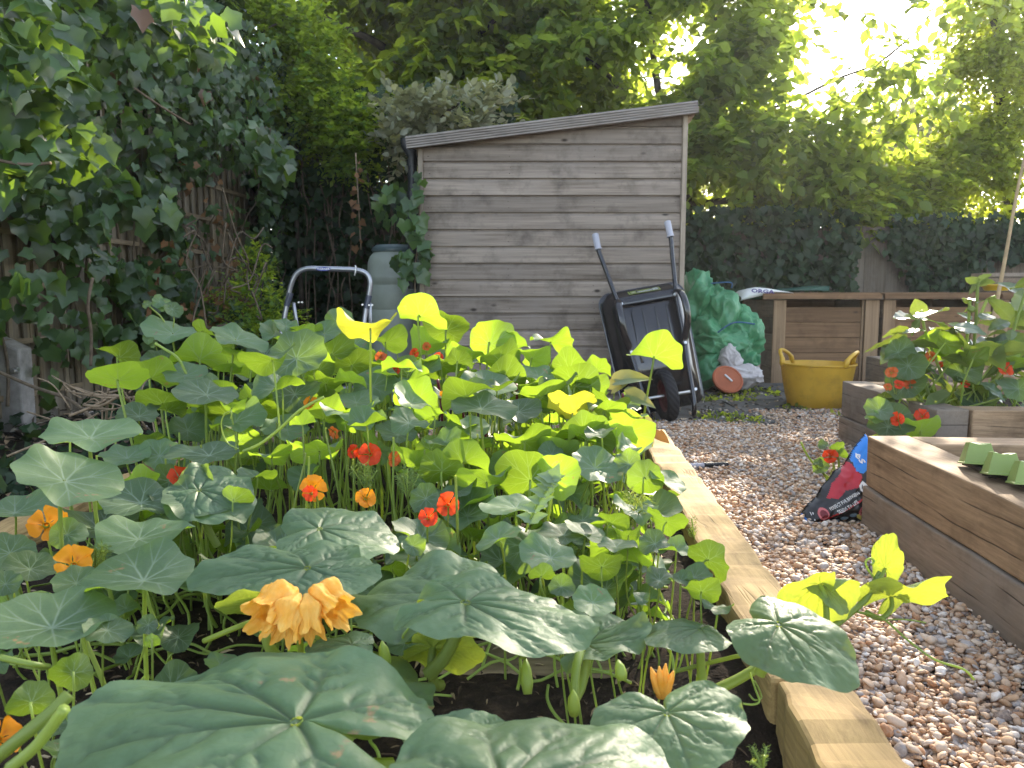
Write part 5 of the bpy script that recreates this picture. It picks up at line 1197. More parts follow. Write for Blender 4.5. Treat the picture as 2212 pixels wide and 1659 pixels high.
def add_leaf(u, v, w, a, side, roll, yel=False, Y=None, seed=0):
    Yw = .142*F/w; Y = Y or min(Ycan(v), Yw)*random.uniform(.985, 1.015); P = W(u, v, Y); s = w/F*Y*.5
    n = face_normal(P, a, side, roll); i = nearest(P); rr = random.Random(seed*7+3)
    me = (NASTY if seed % 2 else NASTY2) if yel else (NASTF if w > 118 or side > 0 and w > 70 else NAST)[rr.randrange(7)]
    if w > 118: s *= .9
    place('leaf', me, P, n, rr.uniform(0, 6.28), s*1.12, plants[i]); LEAFP.append(P)
    fx = P.x+(ROOTS[i][0]-P.x)*rr.uniform(.05, .35)+rr.uniform(-.03, .03); fy = P.y+(ROOTS[i][1]-P.y)*rr.uniform(.0, .25)+.05+rr.uniform(-.03, .03)
    fx = min(max(fx, -1.33+dx(fy)), .27+dx(fy)); fz = soil_z(fx, fy)-.01
    petiole(stems[i], P, n, Vector((fx, fy, fz)), .0030*min(1.1, max(.5, s/.06)), seed)
for k, row in enumerate(NL.replace('\n', '').split(';')):
    q = row.split(); add_leaf(*[float(x) for x in q[:6]], yel=len(q) > 6, seed=k)
# filler leaves lower down, between the ones picked out above
cnt = 0
while cnt < 460:
    Y = random.uniform(1.25, 3.15); X = random.uniform(-1.22, .22)+dx(Y); top = .30 if Y < 1.6 else .54
    z = soil_z(X, Y)+random.uniform(.08, top)*random.uniform(.6, 1); u, v, _ = proj(np.array([X, Y, z])); lim = np.interp(u, [200, 350, 650, 900, 1100, 1420, 1500], [900, 760, 740, 715, 790, 880, 1150])
    if v < lim: continue
    if inside([(540, 940), (960, 930), (930, 1150), (560, 1150)], [u], [v])[0] and random.random() < .8: continue
    if X < -1.0+dx(Y) and Y < 2.3: continue
    cnt += 1; P = Vector((X, Y, z)); s = random.uniform(.028, .066); n = Vector((random.gauss(0, .35), random.gauss(.05, .4), 1)).normalized(); i = nearest(P)
    place('leaf', random.choice(NAST), P, n, random.uniform(0, 6.28), s, plants[i]); f = Vector((X+random.uniform(-.05, .05), Y+random.uniform(-.05, .05), 0)); f.z = soil_z(f.x, f.y)-.01
    petiole(stems[i], P, n, f, .0022, cnt+900)
for k in range(46):
    Y = random.uniform(.78, 1.25); X = random.uniform(-.95, .1)*Y*.62-.1; z = soil_z(X, Y)+random.uniform(.03, .16); u, v, _ = proj(np.array([X, Y, z]))
    if v < 1230 or inside([(880, 1330), (1400, 1330), (1400, 1560), (880, 1560)], [u], [v])[0]: continue
    P = Vector((X, Y, z)); n = Vector((random.gauss(0, .3), random.gauss(-.1, .3), 1)).normalized(); i = nearest(P); place('leaf', random.choice(NASTF+NAST), P, n, random.uniform(0, 6.28), random.uniform(.016, .036), plants[i]); petiole(stems[i], P, n, Vector((X+random.uniform(-.03, .03), Y+.03, soil_z(X, Y)-.01)), .0018, k+8000)
# bare upright stems and creeping runners
for k in range(150):
    Y = random.uniform(1.3, 2.9); X = random.uniform(-1.15, .2)+dx(Y); i = nearest(Vector((X, Y, 0))); h = random.uniform(.12, .36)
    P = Vector((X+random.uniform(-.05, .05), Y+random.uniform(-.05, .05), soil_z(X, Y)+h)); petiole(stems[i], P, Vector((0, 0, 1)), Vector((X, Y, soil_z(X, Y)-.01)), .0024, k+2000)
for k in range(120):
    Y = random.uniform(1.15, 2.4); X = random.uniform(-1.1, .22)+dx(Y); i = nearest(Vector((X, Y, 0))); a = random.uniform(0, 6.28); pts = []
    for j in range(6):
        zz = soil_z(X, Y)+.006+.03*random.random()*(1 if j not in (0, 5) else 0); pts.append(Vector((X, Y, zz))); a += random.uniform(-.5, .5); X += .055*math.cos(a); Y += .055*math.sin(a)*.8
        X = min(max(X, -1.3+dx(Y)), .27+dx(Y))
    stems[i].tube(spline(pts, 4), random.uniform(.002, .0036), 6, cap=False)
stems[0].tube(spline([W(408, 820, 2.2), W(385, 775, 2.2), W(352, 752, 2.2), W(335, 742, 2.2)], 6), .004, 7)
for (u, v, w) in ((320, 735, 22), (332, 744, 16), (345, 652, 30), (352, 660, 30), (372, 668, 36), (318, 658, 18)):
    P = W(u, v, 2.4); place('leaf', random.choice(NAST), P, face_normal(P, .8, 1, random.uniform(-40, 40)), random.uniform(0, 6), w/F*2.4*.55, plants[0])
stems[0].tube(spline([W(362, 720, 2.4), W(352, 690, 2.4), W(330, 668, 2.4), W(320, 660, 2.4)], 5), .0025, 6); stems[0].tube(spline([W(372, 720, 2.4), W(376, 690, 2.4), W(368, 668, 2.4)], 5), .0022, 6)
# flowers
def petal_mat(name, c, c2, tr):
    t = NT(name); oi = t.n('ObjectInfo').outputs['Random']; va = t.attr('vein'); col = t.mix(oi, c, c2); col = t.mix(va, col, (.30, .015, .01))
    t.set(col, .5, .3); tb = t.n('BsdfTranslucent'); tb.inputs[0].default_value = (*tr, 1); ms = t.n('MixShader'); ms.inputs[0].default_value = .42
    t.l(t.p.outputs[0], ms.inputs[1]); t.l(tb.outputs[0], ms.inputs[2]); t.l(ms.outputs[0], t.out.inputs[0]); return t.m
M['orange'] = petal_mat('orange_petal', (.78, .25, .008), (.82, .32, .012), (.9, .35, .01)); M['scarlet'] = petal_mat('scarlet_petal', (.60, .04, .010), (.70, .075, .012), (.85, .07, .008)); M['rust'] = petal_mat('rust_petal', (.55, .09, .02), (.60, .14, .03), (.7, .16, .02))
def flower_mesh(name, mat, seed):
    r_ = random.Random(seed); V = []; T = []; vn = []; MI = []
    def grid(fn, a, b, mi, vf=None):
        o = len(V)
        for i in range(a+1):
            for j in range(b+1): V.append(fn(i/a, j/b)); vn.append(vf(i/a, j/b) if vf else 0)
        for i in range(a):
            for j in range(b):
                p = o+i*(b+1)+j; T.extend([(p, p+1, p+b+2), (p, p+b+2, p+b+1)]); MI.extend([mi, mi])
    for k in range(5):
        th = math.radians(90+72*k+r_.uniform(-8, 8)); sz = r_.uniform(.86, 1.08); cu = r_.uniform(-.10, .30); tw = r_.uniform(-.25, .25); up_ = k in (0, 1, 4)
        def fn(s, t, th=th, sz=sz, cu=cu, tw=tw, k=k):
            rad = sz*(.06+.94*s); w = (.09+.42*math.sin(min(1, max(0, (s-.15)/.85)*1.0)*math.pi*.62)**1.2 if s > .15 else .10)*sz
            y = (t-.5)*2*w; edge = 1-.10*s*abs(2*t-1)**2; x = rad*edge+.02*math.sin(9*t+k)*s
            z = .48*(1-s)**1.4*-1+cu*.35*s*s-.45*max(0, s-.55)+.16*abs(2*t-1)**2*s+tw*(t-.5)*s+.03*math.sin(14*t+k*2)*s*s
            return (x*math.cos(th)-y*math.sin(th), x*math.sin(th)+y*math.cos(th), z)
        grid(fn, 9, 8, 0, (lambda s, t: max(0, 1-abs(s-.30)/.22)*max(0, 1-abs(t-.5)/.34)*(1 if k in (0, 1, 4) else .25)) )
    def spur(s, t): a = 6.283*t; r = .16*(1-s)**.8+.015; return (r*math.cos(a), r*math.sin(a)-.25*s*s, -.42-.95*s)
    grid(spur, 6, 8, 0)
    def sep(s, t): a = 6.283*t; r = .17*(1-s*.5)+.03; return (r*math.cos(a), r*math.sin(a), -.44+.3*s*0+.02-.10*(1-s)+.22*s)
    grid(sep, 3, 10, 1)
    return mesh_np(name, np.array(V), np.array(T), [mat, M['stem']], smooth=True, attrs={'vein': vn}, mi=MI)
FLM = {'o': [flower_mesh('flower_orange', M['orange'], k) for k in (1, 2, 3)], 's': [flower_mesh('flower_scarlet', M['scarlet'], k) for k in (4, 5)], 'r': [flower_mesh('flower_rust', M['rust'], k) for k in (6, 7)]}
def add_flower(u, v, w, c, ax=(0, 0), Y=None, plant=None, mbs=None, foot=None, seed=0):
    Y = Y or Ycan(v)*.97; P = W(u, v, Y); cdir = (CAMP-P).normalized(); n = (cdir+Vector((math.sin(R(ax[0])), 0, math.sin(R(ax[1])))) ).normalized()
    i = nearest(P) if plant is None else None; pl_ = plants[i] if plant is None else plant; ms_ = stems[i] if mbs is None else mbs
    o = place('flower', FLM[c][seed % len(FLM[c])], P, n, random.uniform(-.4, .4)+random.choice((0, 1.2566)), w/F*Y*.5, pl_)
    f = foot or Vector((P.x+random.uniform(-.03, .03), P.y+.04, 0)); f.z = f.z if foot else soil_z(f.x, f.y)
    back = P-n*(w/F*Y*.35); petiole(ms_, back, (n+Vector((0, 0, 1))).normalized(), f, .0019, seed+5000); return o
for k, (u, v, w, c, ax) in enumerate([(630, 856, 42, 'o', (0, 20)), (673, 874, 36, 'o', (30, 10)), (100, 1130, 84, 'o', (0, 20)), (162, 1215, 84, 'o', (20, 40)), (206, 1027, 58, 'o', (0, 70)), (678, 1056, 62, 'o', (15, 10)), (668, 1066, 40, 's', (-40, 0)), (792, 1074, 46, 'o', (20, 30)),
        (764, 976, 32, 's', (40, 0)), (800, 980, 52, 's', (0, 10)), (853, 992, 34, 'r', (70, 0)), (927, 1117, 44, 's', (10, 20)), (968, 1090, 56, 's', (0, 10)), (390, 1028, 52, 's', (10, 60)), (2, 1592, 96, 'o', (40, 30)), (822, 770, 26, 'r', (0, 20)), (895, 763, 22, 's', (0, 0)), (948, 771, 22, 's', (0, 20)), (720, 935, 30, 'r', (-60, -20)), (921, 748, 20, 'r', (0, 30)), (855, 800, 20, 's', (0, 0)), (183, 1062, 34, 'o', (-40, -10)), (960, 850, 20, 'o', (0, 40)), (692, 882, 30, 'o', (50, 0))]):
    add_flower(u, v, w, c, ax, seed=k)
for i, mb in enumerate(stems): mb.build('stems', M['stem'], plants[i], smooth=True, loc=plants[i].location)

# ---------------------------------------------------------------- squash
RT = np.radians([0, 12, 25, 38, 55, 70, 90, 110, 130, 148, 162, 172, 178, 180]); RR = [1.0, .985, .95, .93, .94, .92, .87, .80, .68, .56, .44, .30, .13, .05]
def squash_leaf(P, n, tip, parent, seed, droop=.10, fold=.08, wave=.05, wid=1.0, mat='squash', NR=34, NTH=120, lob=.0, cup=.0):
    L = tip.length; x = tip.normalized(); y = n.cross(x); rr = random.Random(seed); ph = [rr.uniform(0, 6.28) for _ in range(8)]
    r = (np.arange(1, NR+1)/NR)**.9; th = np.linspace(-math.pi, math.pi, NTH, endpoint=False)+math.pi/NTH; Rg, Tg = np.meshgrid(r, th, indexing='ij')
    Ro = np.interp(np.abs(Tg), RT, RR)*(1+lob*np.cos(5*Tg)+.012*np.sin(11*Tg+ph[0])+.010*np.sin(23*Tg+ph[1])+.02*np.sin(3*Tg+ph[2]))
    X, Yy = Rg*Ro*np.cos(Tg), Rg*Ro*np.sin(Tg)*wid
    X, Yy = X.ravel(), Yy.ravel(); Rf, Tf = Rg.ravel(), Tg.ravel()
    segs = []
    for m_, (a, l0) in enumerate(((0, .97), (40, .9), (-40, .9), (82, .86), (-82, .86), (128, .70), (-128, .70))):
        a = R(a+rr.uniform(-4, 4)); d = np.array([math.cos(a), math.sin(a)]); pts = [np.zeros(2)]
        bend = (-.22 if a > 0.2 else (.22 if a < -.2 else .05))
        for k in range(1, 7): aa = a+bend*(k/6)**1.5; pts.append(pts[-1]+np.array([math.cos(aa), math.sin(aa)*wid])*l0/6)
        for k in range(6): segs.append((pts[k], pts[k+1], .020*(1-.11*k), 1.0))
        for k in range(2, 6):
            for sg in (-1, 1):
                if rr.random() < .15: continue
                b = a+sg*R(42+rr.uniform(-8, 8)); q0 = pts[k]+(pts[k+1]-pts[k])*rr.random()*.6; l = l0*(.42-.045*k)*rr.uniform(.8, 1.15)
                q1 = q0+np.array([math.cos(b), math.sin(b)*wid])*l*.55; b -= sg*.35; q2 = q1+np.array([math.cos(b), math.sin(b)*wid])*l*.5
                segs.append((q0, q1, .011, .7)); segs.append((q1, q2, .008, .55))
    PT = np.column_stack([X, Yy]); vein = np.zeros(len(X)); dist = np.full(len(X), 9.)
    for a_, b_, w_, st in segs:
        ab = b_-a_; t = np.clip(((PT-a_) @ ab)/(ab @ ab), 0, 1); d = np.linalg.norm(PT-a_-t[:, None]*ab, axis=1)
        vein = np.maximum(vein, st*np.exp(-(d/w_)**2)); dist = np.minimum(dist, d/ (1 if st > .9 else 1.0))
    puff = np.clip(dist/.09, 0, 1); q3 = np.column_stack([X, Yy, np.full(len(X), seed*1.7)])
    Z = -droop*Rf**2*(.6+.4*np.cos(Tf)**2)+fold*np.abs(Yy)*(1-.5*Rf)+wave*Rf**3*np.sin(4*Tf+ph[3])+wave*.6*Rf**4*np.sin(9*Tf+ph[4])+.016*puff**.6-.016*vein+.008*vnoise(q3, 13)*np.clip(puff+.2, 0, 1)+.03*vnoise(q3, 2.6)*Rf+cup*Rf**2
    Z -= Z[np.argmin(Rf)]*0
    V = np.array(P)[None]+L*(X[:, None]*np.array(x)+Yy[:, None]*np.array(y)+Z[:, None]*np.array(n)); V = np.vstack([V, np.array(P)[None]]); c = len(V)-1; vein = np.append(vein, 1)
    T = []
    for i in range(NR-1):
        for k in range(NTH-1 if True else NTH):
            a_, b_, k2 = i*NTH, (i+1)*NTH, k+1; T += [(a_+k, b_+k, b_+k2), (a_+k, b_+k2, a_+k2)]
    T += [(c, k, k+1) for k in range(NTH-1)]
    return put('leaf', mesh_np('leaf', V, np.array(T), M[mat], smooth=True, attrs={'vein': vein}), parent)
sq = thing('squash_plant', (-.1, .8, .2), 'large squash plant with broad grey green leaves filling the foreground', 'squash plant')
class Each:
    def tube(self, pts, r, n=8, **k):
        m = MB(); m.tube(pts, r, n, **k); rmax = max(r) if hasattr(r, '__len__') else r
        m.build('tendril' if rmax < .0019 else 'stem', M['stem'], sq, smooth=True)
sqs = Each()
def sleaf(au, av, Y, tu, tv, a, side, roll, seed, foot=None, pr=.006, **kw):
    P = W(au, av, Y); n = face_normal(P, a, side, roll); d = ray(tu, tv); t = (P-CAMP).dot(n)/d.dot(n); tip = CAMP+d*t-P
    mx = kw.pop('maxl', .3)
    if tip.length > mx: tip = tip*(mx/tip.length)
    o = squash_leaf(P, n, tip, sq, seed, **kw)
    if foot is not None:
        f = W(*foot) if len(foot) == 3 else G(foot[0], foot[1], .15); mid = P.lerp(f, .5)-n*.02
        sqs.tube(spline([P, P-n*.015+(f-P)*.08, mid, f], 6), [pr*(.75+.5*i/18) for i in range(19)], 8, cap=False)
    return o
sleaf(640, 1556, .66, 172, 1480, .50, 1, 0, 1, (845, 1660, .70), .008, droop=.10, wave=.04, wid=.64)
sleaf(1088, 1690, .54, 1440, 1600, .50, 1, 2, 2, (1010, 1800, .54), .008, droop=.10, wave=.04, wid=.80)
sleaf(664, 1226, .98, 408, 1236, .46, 1, 2, 3, (700, 1400, 1.0), droop=.08, wave=.05, wid=.62)
sleaf(1006, 1300, .86, 1285, 1345, .44, 1, 3, 4, (925, 1458, .86), .0075, droop=.12, wave=.05, wid=.64)
sleaf(968, 1282, .98, 775, 1270, .40, 1, -5, 5, (960, 1420, 1.0), droop=.06, wave=.07)
sleaf(1268, 1392, .93, 1402, 1345, .62, 1, -8, 6, (1238, 1515, .9), .0055, droop=.02, fold=.25, wave=.09, wid=.62)
sleaf(1514, 1358, .93, 1396, 1366, .34, 1, 2, 7, (1521, 1490, .93), .0055, droop=.22, wave=.04, wid=.75)
sleaf(1682, 1348, .86, 1858, 1452, .62, 1, 12, 8, (1640, 1455, .88), .006, droop=.22, wave=.04, wid=.80)
sleaf(1441, 1538, .68, 1498, 1668, .72, 1, 0, 9, (1430, 1690, .7), .006, droop=.12, wave=.04, wid=1.25)
sleaf(690, 1478, .80, 942, 1502, .36, 1, 4, 10, (760, 1600, .8), droop=.10, wave=.04)
sleaf(1010, 1640, .66, 905, 1568, .8, 1, 0, 11, (1000, 1720, .66), droop=.05, wave=.04)
sleaf(700, 1240, .97, 826, 1228, .38, 1, -6, 12, droop=.12, wave=.04)
sleaf(690, 1142, 1.16, 868, 1148, .40, 1, 6, 13, (720, 1250, 1.2), droop=.15, wave=.05)
sleaf(430, 1058, 1.38, 556, 1080, .60, 1, 8, 14, (470, 1180, 1.4), droop=.15, wave=.08)
sleaf(560, 1300, .90, 470, 1322, .25, -1, 0, 15, (600, 1420, .9), droop=.02, wave=.05)
sleaf(760, 1392, .85, 660, 1400, .3, 1, 0, 16, (800, 1480, .85), droop=.08, wave=.05)
sleaf(935, 1400, .88, 1045, 1425, .45, -1, 10, 17, (950, 1480, .9), droop=.05, wave=.05)
sleaf(1690, 1600, .62, 1610, 1640, .4, 1, 0, 18, droop=.08, wave=.04, maxl=.05) if False else None
# the shoot that climbs over the right hand board
sh = 1.02
mainst = [W(1525, 1500, .93), W(1590, 1470, .94), W(1640, 1440, .95), W(1700, 1402, .97), W(1772, 1372, 1.0), W(1830, 1330, 1.02), W(1872, 1292, 1.03), W(1892, 1252, 1.03), W(1902, 1235, 1.03)]
q = spline(mainst, 6); sqs.tube(q, [.0072-.004*i/(len(q)-1) for i in range(len(q))], 9)
sleaf(1770, 1262, 1.0, 1690, 1345, .55, -1, -35, 21, (1768, 1372, 1.0), .004, droop=.25, fold=-.15, wave=.06, wid=.85)
sleaf(1776, 1264, 1.0, 1836, 1318, .6, 1, 30, 22, droop=.2, fold=.05, wave=.05, wid=.55)
sleaf(1925, 1288, 1.03, 2036, 1240, .34, -1, -14, 23, (1868, 1322, 1.02), .0035, droop=.08, fold=.05, wave=.05, wid=.62, lob=.10)
sleaf(1912, 1228, 1.035, 1920, 1158, .7, -1, 20, 25, (1900, 1245, 1.03), .003, droop=-.05, fold=.35, wave=.08, wid=.4)
sleaf(1945, 1285, 1.03, 1962, 1302, .7, -1, 0, 26, droop=.0, wave=.08, wid=.6)
for pts, r_ in (([W(1852, 1322, 1.02), W(1905, 1335, 1.0), W(1960, 1382, .97), W(2020, 1425, .95), W(2080, 1445, .94), W(2104, 1468, .94)], .0016), ([W(1905, 1340, 1.0), W(1950, 1338, 1.0), W(2000, 1345, 1.0)], .0010),
               ([W(1890, 1250, 1.03), W(1876, 1232, 1.03), W(1870, 1214, 1.03), W(1880, 1206, 1.03), W(1888, 1212, 1.03), W(1882, 1220, 1.03)], .0015), ([W(1620, 1452, .93), W(1632, 1490, .92), W(1640, 1515, .91), W(1625, 1522, .91), W(1605, 1520, .91)], .0014),
               ([W(1630, 1470, .92), W(1645, 1505, .92), W(1630, 1512, .91), W(1618, 1500, .91)], .0012), ([W(1460, 1450, .95), W(1500, 1440, .95), W(1560, 1425, .94), W(1610, 1417, .93), W(1650, 1440, .95)], .0028),
               ([W(1500, 1540, 1.0), W(1520, 1365, .95)], .003), ([W(880, 1360, .9), W(900, 1375, .9), W(880, 1390, .9), W(870, 1375, .88), W(885, 1345, .9), W(860, 1300, 1.0)], .0014), ([W(1122, 1400, .9), W(1125, 1450, .88), W(1118, 1490, .86)], .002),
               ([W(440, 1385, .95), W(520, 1352, .95), W(600, 1325, 1.0), W(700, 1300, 1.05)], .0036), ([W(0, 1420, .8), W(70, 1435, .8), W(105, 1440, .82)], .0035), ([W(-10, 1640, .62), W(50, 1590, .62), W(110, 1540, .63), W(150, 1500, .64)], .006),
               ([W(20, 1660, .6), W(80, 1610, .6), W(140, 1530, .6)], .005), ([W(525, 975, 1.5), W(560, 960, 1.5), W(600, 930, 1.5), W(650, 885, 1.5), W(700, 858, 1.5)], .0032), ([W(515, 970, 1.5), W(490, 955, 1.5), W(478, 920, 1.5), W(485, 895, 1.5), W(500, 890, 1.5), W(498, 905, 1.5)], .0014),
               ([W(1460, 1520, .85), W(1500, 1500, .9), W(1530, 1500, .93)], .006), ([W(1240, 1520, .84), W(1245, 1440, .86), W(1262, 1385, .9)], .0055)):
    sqs.tube(spline(pts, 6), r_, 7)
# flowers of the squash: wilted hanging trumpets, a bud and a fading bloom
M['sqfl'] = petal_mat('squash_petal', (.80, .40, .08), (.80, .40, .08), (.85, .45, .04))
def sqflower(base, mouth, rad, seed, parent, name='flower'):
    """pleated trumpet from base to mouth, crumpled rim"""
    rr = random.Random(seed); ax = (mouth-base); L = ax.length; ax.normalize(); Bm = basis(ax, rr.uniform(0, 6)); NRr, NTt = 26, 90; V = []; vn = []
    for i in range(NRr+1):
        s = i/NRr
        for k in range(NTt):
            th = 2*math.pi*k/NTt; c5 = math.cos(5*th); lob = .5+.5*c5
            r = rad*(.16+.62*min(1, s/.45)**1.3*(1 if s < .55 else 1-.35*(s-.55)/.2 if s < .75 else .65+.9*(s-.75)))*(1+.10*c5*(1 if s > .2 else s/.2))
            r *= 1+.07*math.sin(15*th+seed)*s
            z = L*(s*(.82+.22*lob*max(0, s-.3)/.7))
            q = Vector((math.cos(th)*1.5, math.sin(th)*1.5, s*3+seed)); r *= 1+.26*mnoise.noise(q*1.1)*s+.07*mnoise.noise(q*3.5)*s; z += L*.06*mnoise.noise(q*2.7)*s
            p = base+Bm @ Vector((r*math.cos(th), r*math.sin(th), z)); p.z -= .012*s*s; V.append(p[:]); vn.append(0)
    T = []
    for i in range(NRr):
        for k in range(NTt): k2 = (k+1) % NTt; T += [(i*NTt+k, i*NTt+k2, (i+1)*NTt+k2), (i*NTt+k, (i+1)*NTt+k2, (i+1)*NTt+k)]
    gr = [max(0, 1-abs((i//NTt)/NRr-.0)/.55)*max(0, math.cos(5*2*math.pi*(i % NTt)/NTt))**6 for i in range(len(V))]
    return put(name, mesh_np(name, np.array(V), np.array(T), M['sqfl2'], smooth=True, attrs={'vein': gr}), parent)
t = NT('squash_petal_veined'); M['sqfl2'] = t.m
c = t.coords(); nz = t.noise(c, 60, 4); col = t.ramp(nz, [(.3, (.84, .40, .035)), (.7, (.88, .56, .14))]); col = t.mix(t.math('MULTIPLY', t.attr('vein'), .75), col, (.52, .55, .14))
t.set(col, .6, .3); tb = t.n('BsdfTranslucent'); tb.inputs[0].default_value = (.9, .52, .06, 1); ms = t.n('MixShader'); ms.inputs[0].default_value = .35; t.l(t.p.outputs[0], ms.inputs[1]); t.l(tb.outputs[0], ms.inputs[2]); t.l(ms.outputs[0], t.out.inputs[0]); t.bump(nz, .4, .004)
FYs = .86
sqflower(W(640, 1275, FYs+.04), W(548, 1318, FYs-.02), 58/F*FYs, 3, sq); sqflower(W(646, 1284, FYs+.01), W(605, 1358, FYs-.03), 46/F*FYs, 8, sq)
sqflower(W(662, 1284, FYs+.01), W(672, 1358, FYs-.02), 40/F*FYs, 14, sq); sqflower(W(672, 1275, FYs+.04), W(746, 1306, FYs), 56/F*FYs, 21, sq)
for (u, v) in ((643, 1296), (667, 1294)):
    P = W(u, v, FYs+.045); mb = MB(); mb.tube(spline([P, P+Vector((.0, .004, -.05)), P+Vector((.0, .02, -.15)), P+Vector((.0, .04, -.3))], 5), .0042, 9); mb.build('flower_stalk', M['stem'], sq, smooth=True)
mb = MB()
for (a, b) in (((1430, 1505, .85), (1424, 1440, .84)), ((1432, 1505, .85), (1438, 1434, .84)), ((1428, 1505, .85), (1406, 1442, .845)), ((1434, 1505, .85), (1455, 1450, .84))):
    p0, p1 = W(*a), W(*b); mb.tube([p0, p0.lerp(p1, .3), p0.lerp(p1, .7), p1], [.005, .006, .0045, .001], 8)
mb.build('bud', M['sqfl2'], sq, smooth=True)
mb = MB()
for (a, b) in (((835, 1440, .86), (825, 1385, .86)), ((1128, 1420, .88), (1140, 1375, .88)), ((1240, 1545, .82), (1238, 1490, .82)), ((1345, 1470, .85), (1335, 1425, .86)), ((1140, 1500, .86), (1135, 1420, .88))):
    p0, p1 = W(*a), W(*b); mb = MB(); mb.tube([p0, p0.lerp(p1, .3), p0.lerp(p1, .7), p1], [.005, .0075, .006, .001], 8); mb.build('green_bud', M['stem'], sq, smooth=True)
# ================================================================ GRAVEL
def peb_mat():
    t = NT('flint_pebble'); rn = t.attr('rnd'); c = t.coords()
    col = t.ramp(rn, [(0, (.44, .28, .17)), (.14, (.54, .38, .25)), (.28, (.38, .19, .09)), (.38, (.55, .43, .32)), (.52, (.30, .275, .26)), (.60, (.48, .30, .17)), (.72, (.64, .53, .43)), (.83, (.36, .33, .31)), (.90, (.72, .66, .59)), (.97, (.17, .13, .11))], 'CONSTANT')
    nz = t.noise(c, 130, 4, .7); col = t.mix(t.ramp(nz, [(.45, (0, 0, 0)), (.65, (.4, .4, .4))]), col, (.58, .45, .33)); n2 = t.noise(c, 60, 3)
    col = t.mix(t.ramp(n2, [(.5, (0, 0, 0)), (.75, (.5, .5, .5))]), col, (.22, .12, .06))
    t.set(col, .7, .3); t.bump(nz, .25, .002); return t.m
M['peb'] = peb_mat()
def pebble_templates(sub, n):
    out = []
    for k in range(n):
        bm = bmesh.new(); bmesh.ops.create_icosphere(bm, subdivisions=sub, radius=1); V = []
        for v in bm.verts:
            d = v.co.normalized(); f = 1+.42*mnoise.noise(d*1.2+Vector((k*7.3, 1, 2)))+.26*mnoise.noise(d*2.6+Vector((k*3.1, 4, 2))); V.append(d*f)
        bm.faces.ensure_lookup_table(); T = [tuple(x.index for x in f.verts) for f in bm.faces]; bm.free(); out.append((np.array([v[:] for v in V]), np.array(T)))
    return out
def gravel(name, pts, rad, tm):
    n = len(pts); VV, TT, RN = [], [], []; off = 0; pick = rng.integers(0, len(tm), n)
    for k, (tv, tt) in enumerate(tm):
        I = np.where(pick == k)[0]; m = len(I)
        if not m: continue
        ax = np.column_stack([rad[I]*rng.uniform(.8, 1.35, m), rad[I]*rng.uniform(.7, 1.1, m), rad[I]*rng.uniform(.36, .7, m)])
        z = nrmz(np.column_stack([rng.normal(0, .38, m), rng.normal(0, .38, m), np.ones(m)])); a = nrmz(np.cross(z, rv(m))); b = np.cross(z, a)
        s = tv[None]*ax[:, None, :]; V = pts[I][:, None, :]+s[..., 0:1]*a[:, None, :]+s[..., 1:2]*b[:, None, :]+s[..., 2:3]*z[:, None, :]
        VV.append(V.reshape(-1, 3)); TT.append((tt[None]+(np.arange(m)*len(tv))[:, None, None]).reshape(-1, 3)+off); RN.append(np.repeat(rng.random(m), len(tv))); off += m*len(tv)
    return mesh_np(name, np.vstack(VV), np.vstack(TT), M['peb'], np.concatenate(RN), smooth=True)
def gxy(y0, y1, sp, xl=.38, xr=None):
    ys_ = np.arange(y0, y1, sp); out = []
    for y in ys_:
        xr_ = (SB_X+.05 if y < SB_Y+.03 else MB_X+.06 if y < MB_Y+.03 else 2.3)
        xl_ = xl if y < 3.36 else -1.2
        x = np.arange(xl_, xr_, sp)+dx(y); out.append(np.column_stack([x, np.full(len(x), y)]))
    p = np.vstack(out); return p+rng.uniform(-.5, .5, p.shape)*sp
p = gxy(.75, 2.5, .0112); r = .0050+.0058*rng.random(len(p))**1.7; r = r*np.where(rng.random(len(p)) < .10, 1.5, 1); hz = .012*vnoise(np.column_stack([p*3, p[:, :1]*0]), 1.0)
P1 = np.column_stack([p, hz+r*.35]); k = rng.random(len(p)) < .45; P2 = np.column_stack([p[k]+rng.uniform(-.006, .006, (k.sum(), 2)), hz[k]+r[k]*.9+.006])
near_ = mesh = gravel('gravel', np.vstack([P1, P2]), np.concatenate([r, r[k]]), pebble_templates(2, 5) if False else pebble_templates(2, 5))
o = put('gravel', near_); o['kind'] = 'stuff'
p = gxy(2.5, 5.6, .0155); lim = 4.95+.25*np.sin(p[:, 0]*2.2)+.12*vnoise(np.column_stack([p*4, p[:, :1]*0]), 1.0); p = p[(p[:, 1] < lim) | ((p[:, 0] > 1.75) & (rng.random(len(p)) < .8)) | (rng.random(len(p)) < .03)]
r = rng.uniform(.0075, .0125, len(p)); hz = .012*vnoise(np.column_stack([p*3, p[:, :1]*0]), 1.0)
P1 = np.column_stack([p, hz+r*.35+.012]); k = rng.random(len(p)) < .4; P2 = np.column_stack([p[k]+rng.uniform(-.006, .006, (k.sum(), 2)), hz[k]+r[k]*.9+.018])
o = put('gravel', gravel('gravel', np.vstack([P1, P2]), np.concatenate([r, r[k]]), pebble_templates(1, 5))); o['kind'] = 'stuff'

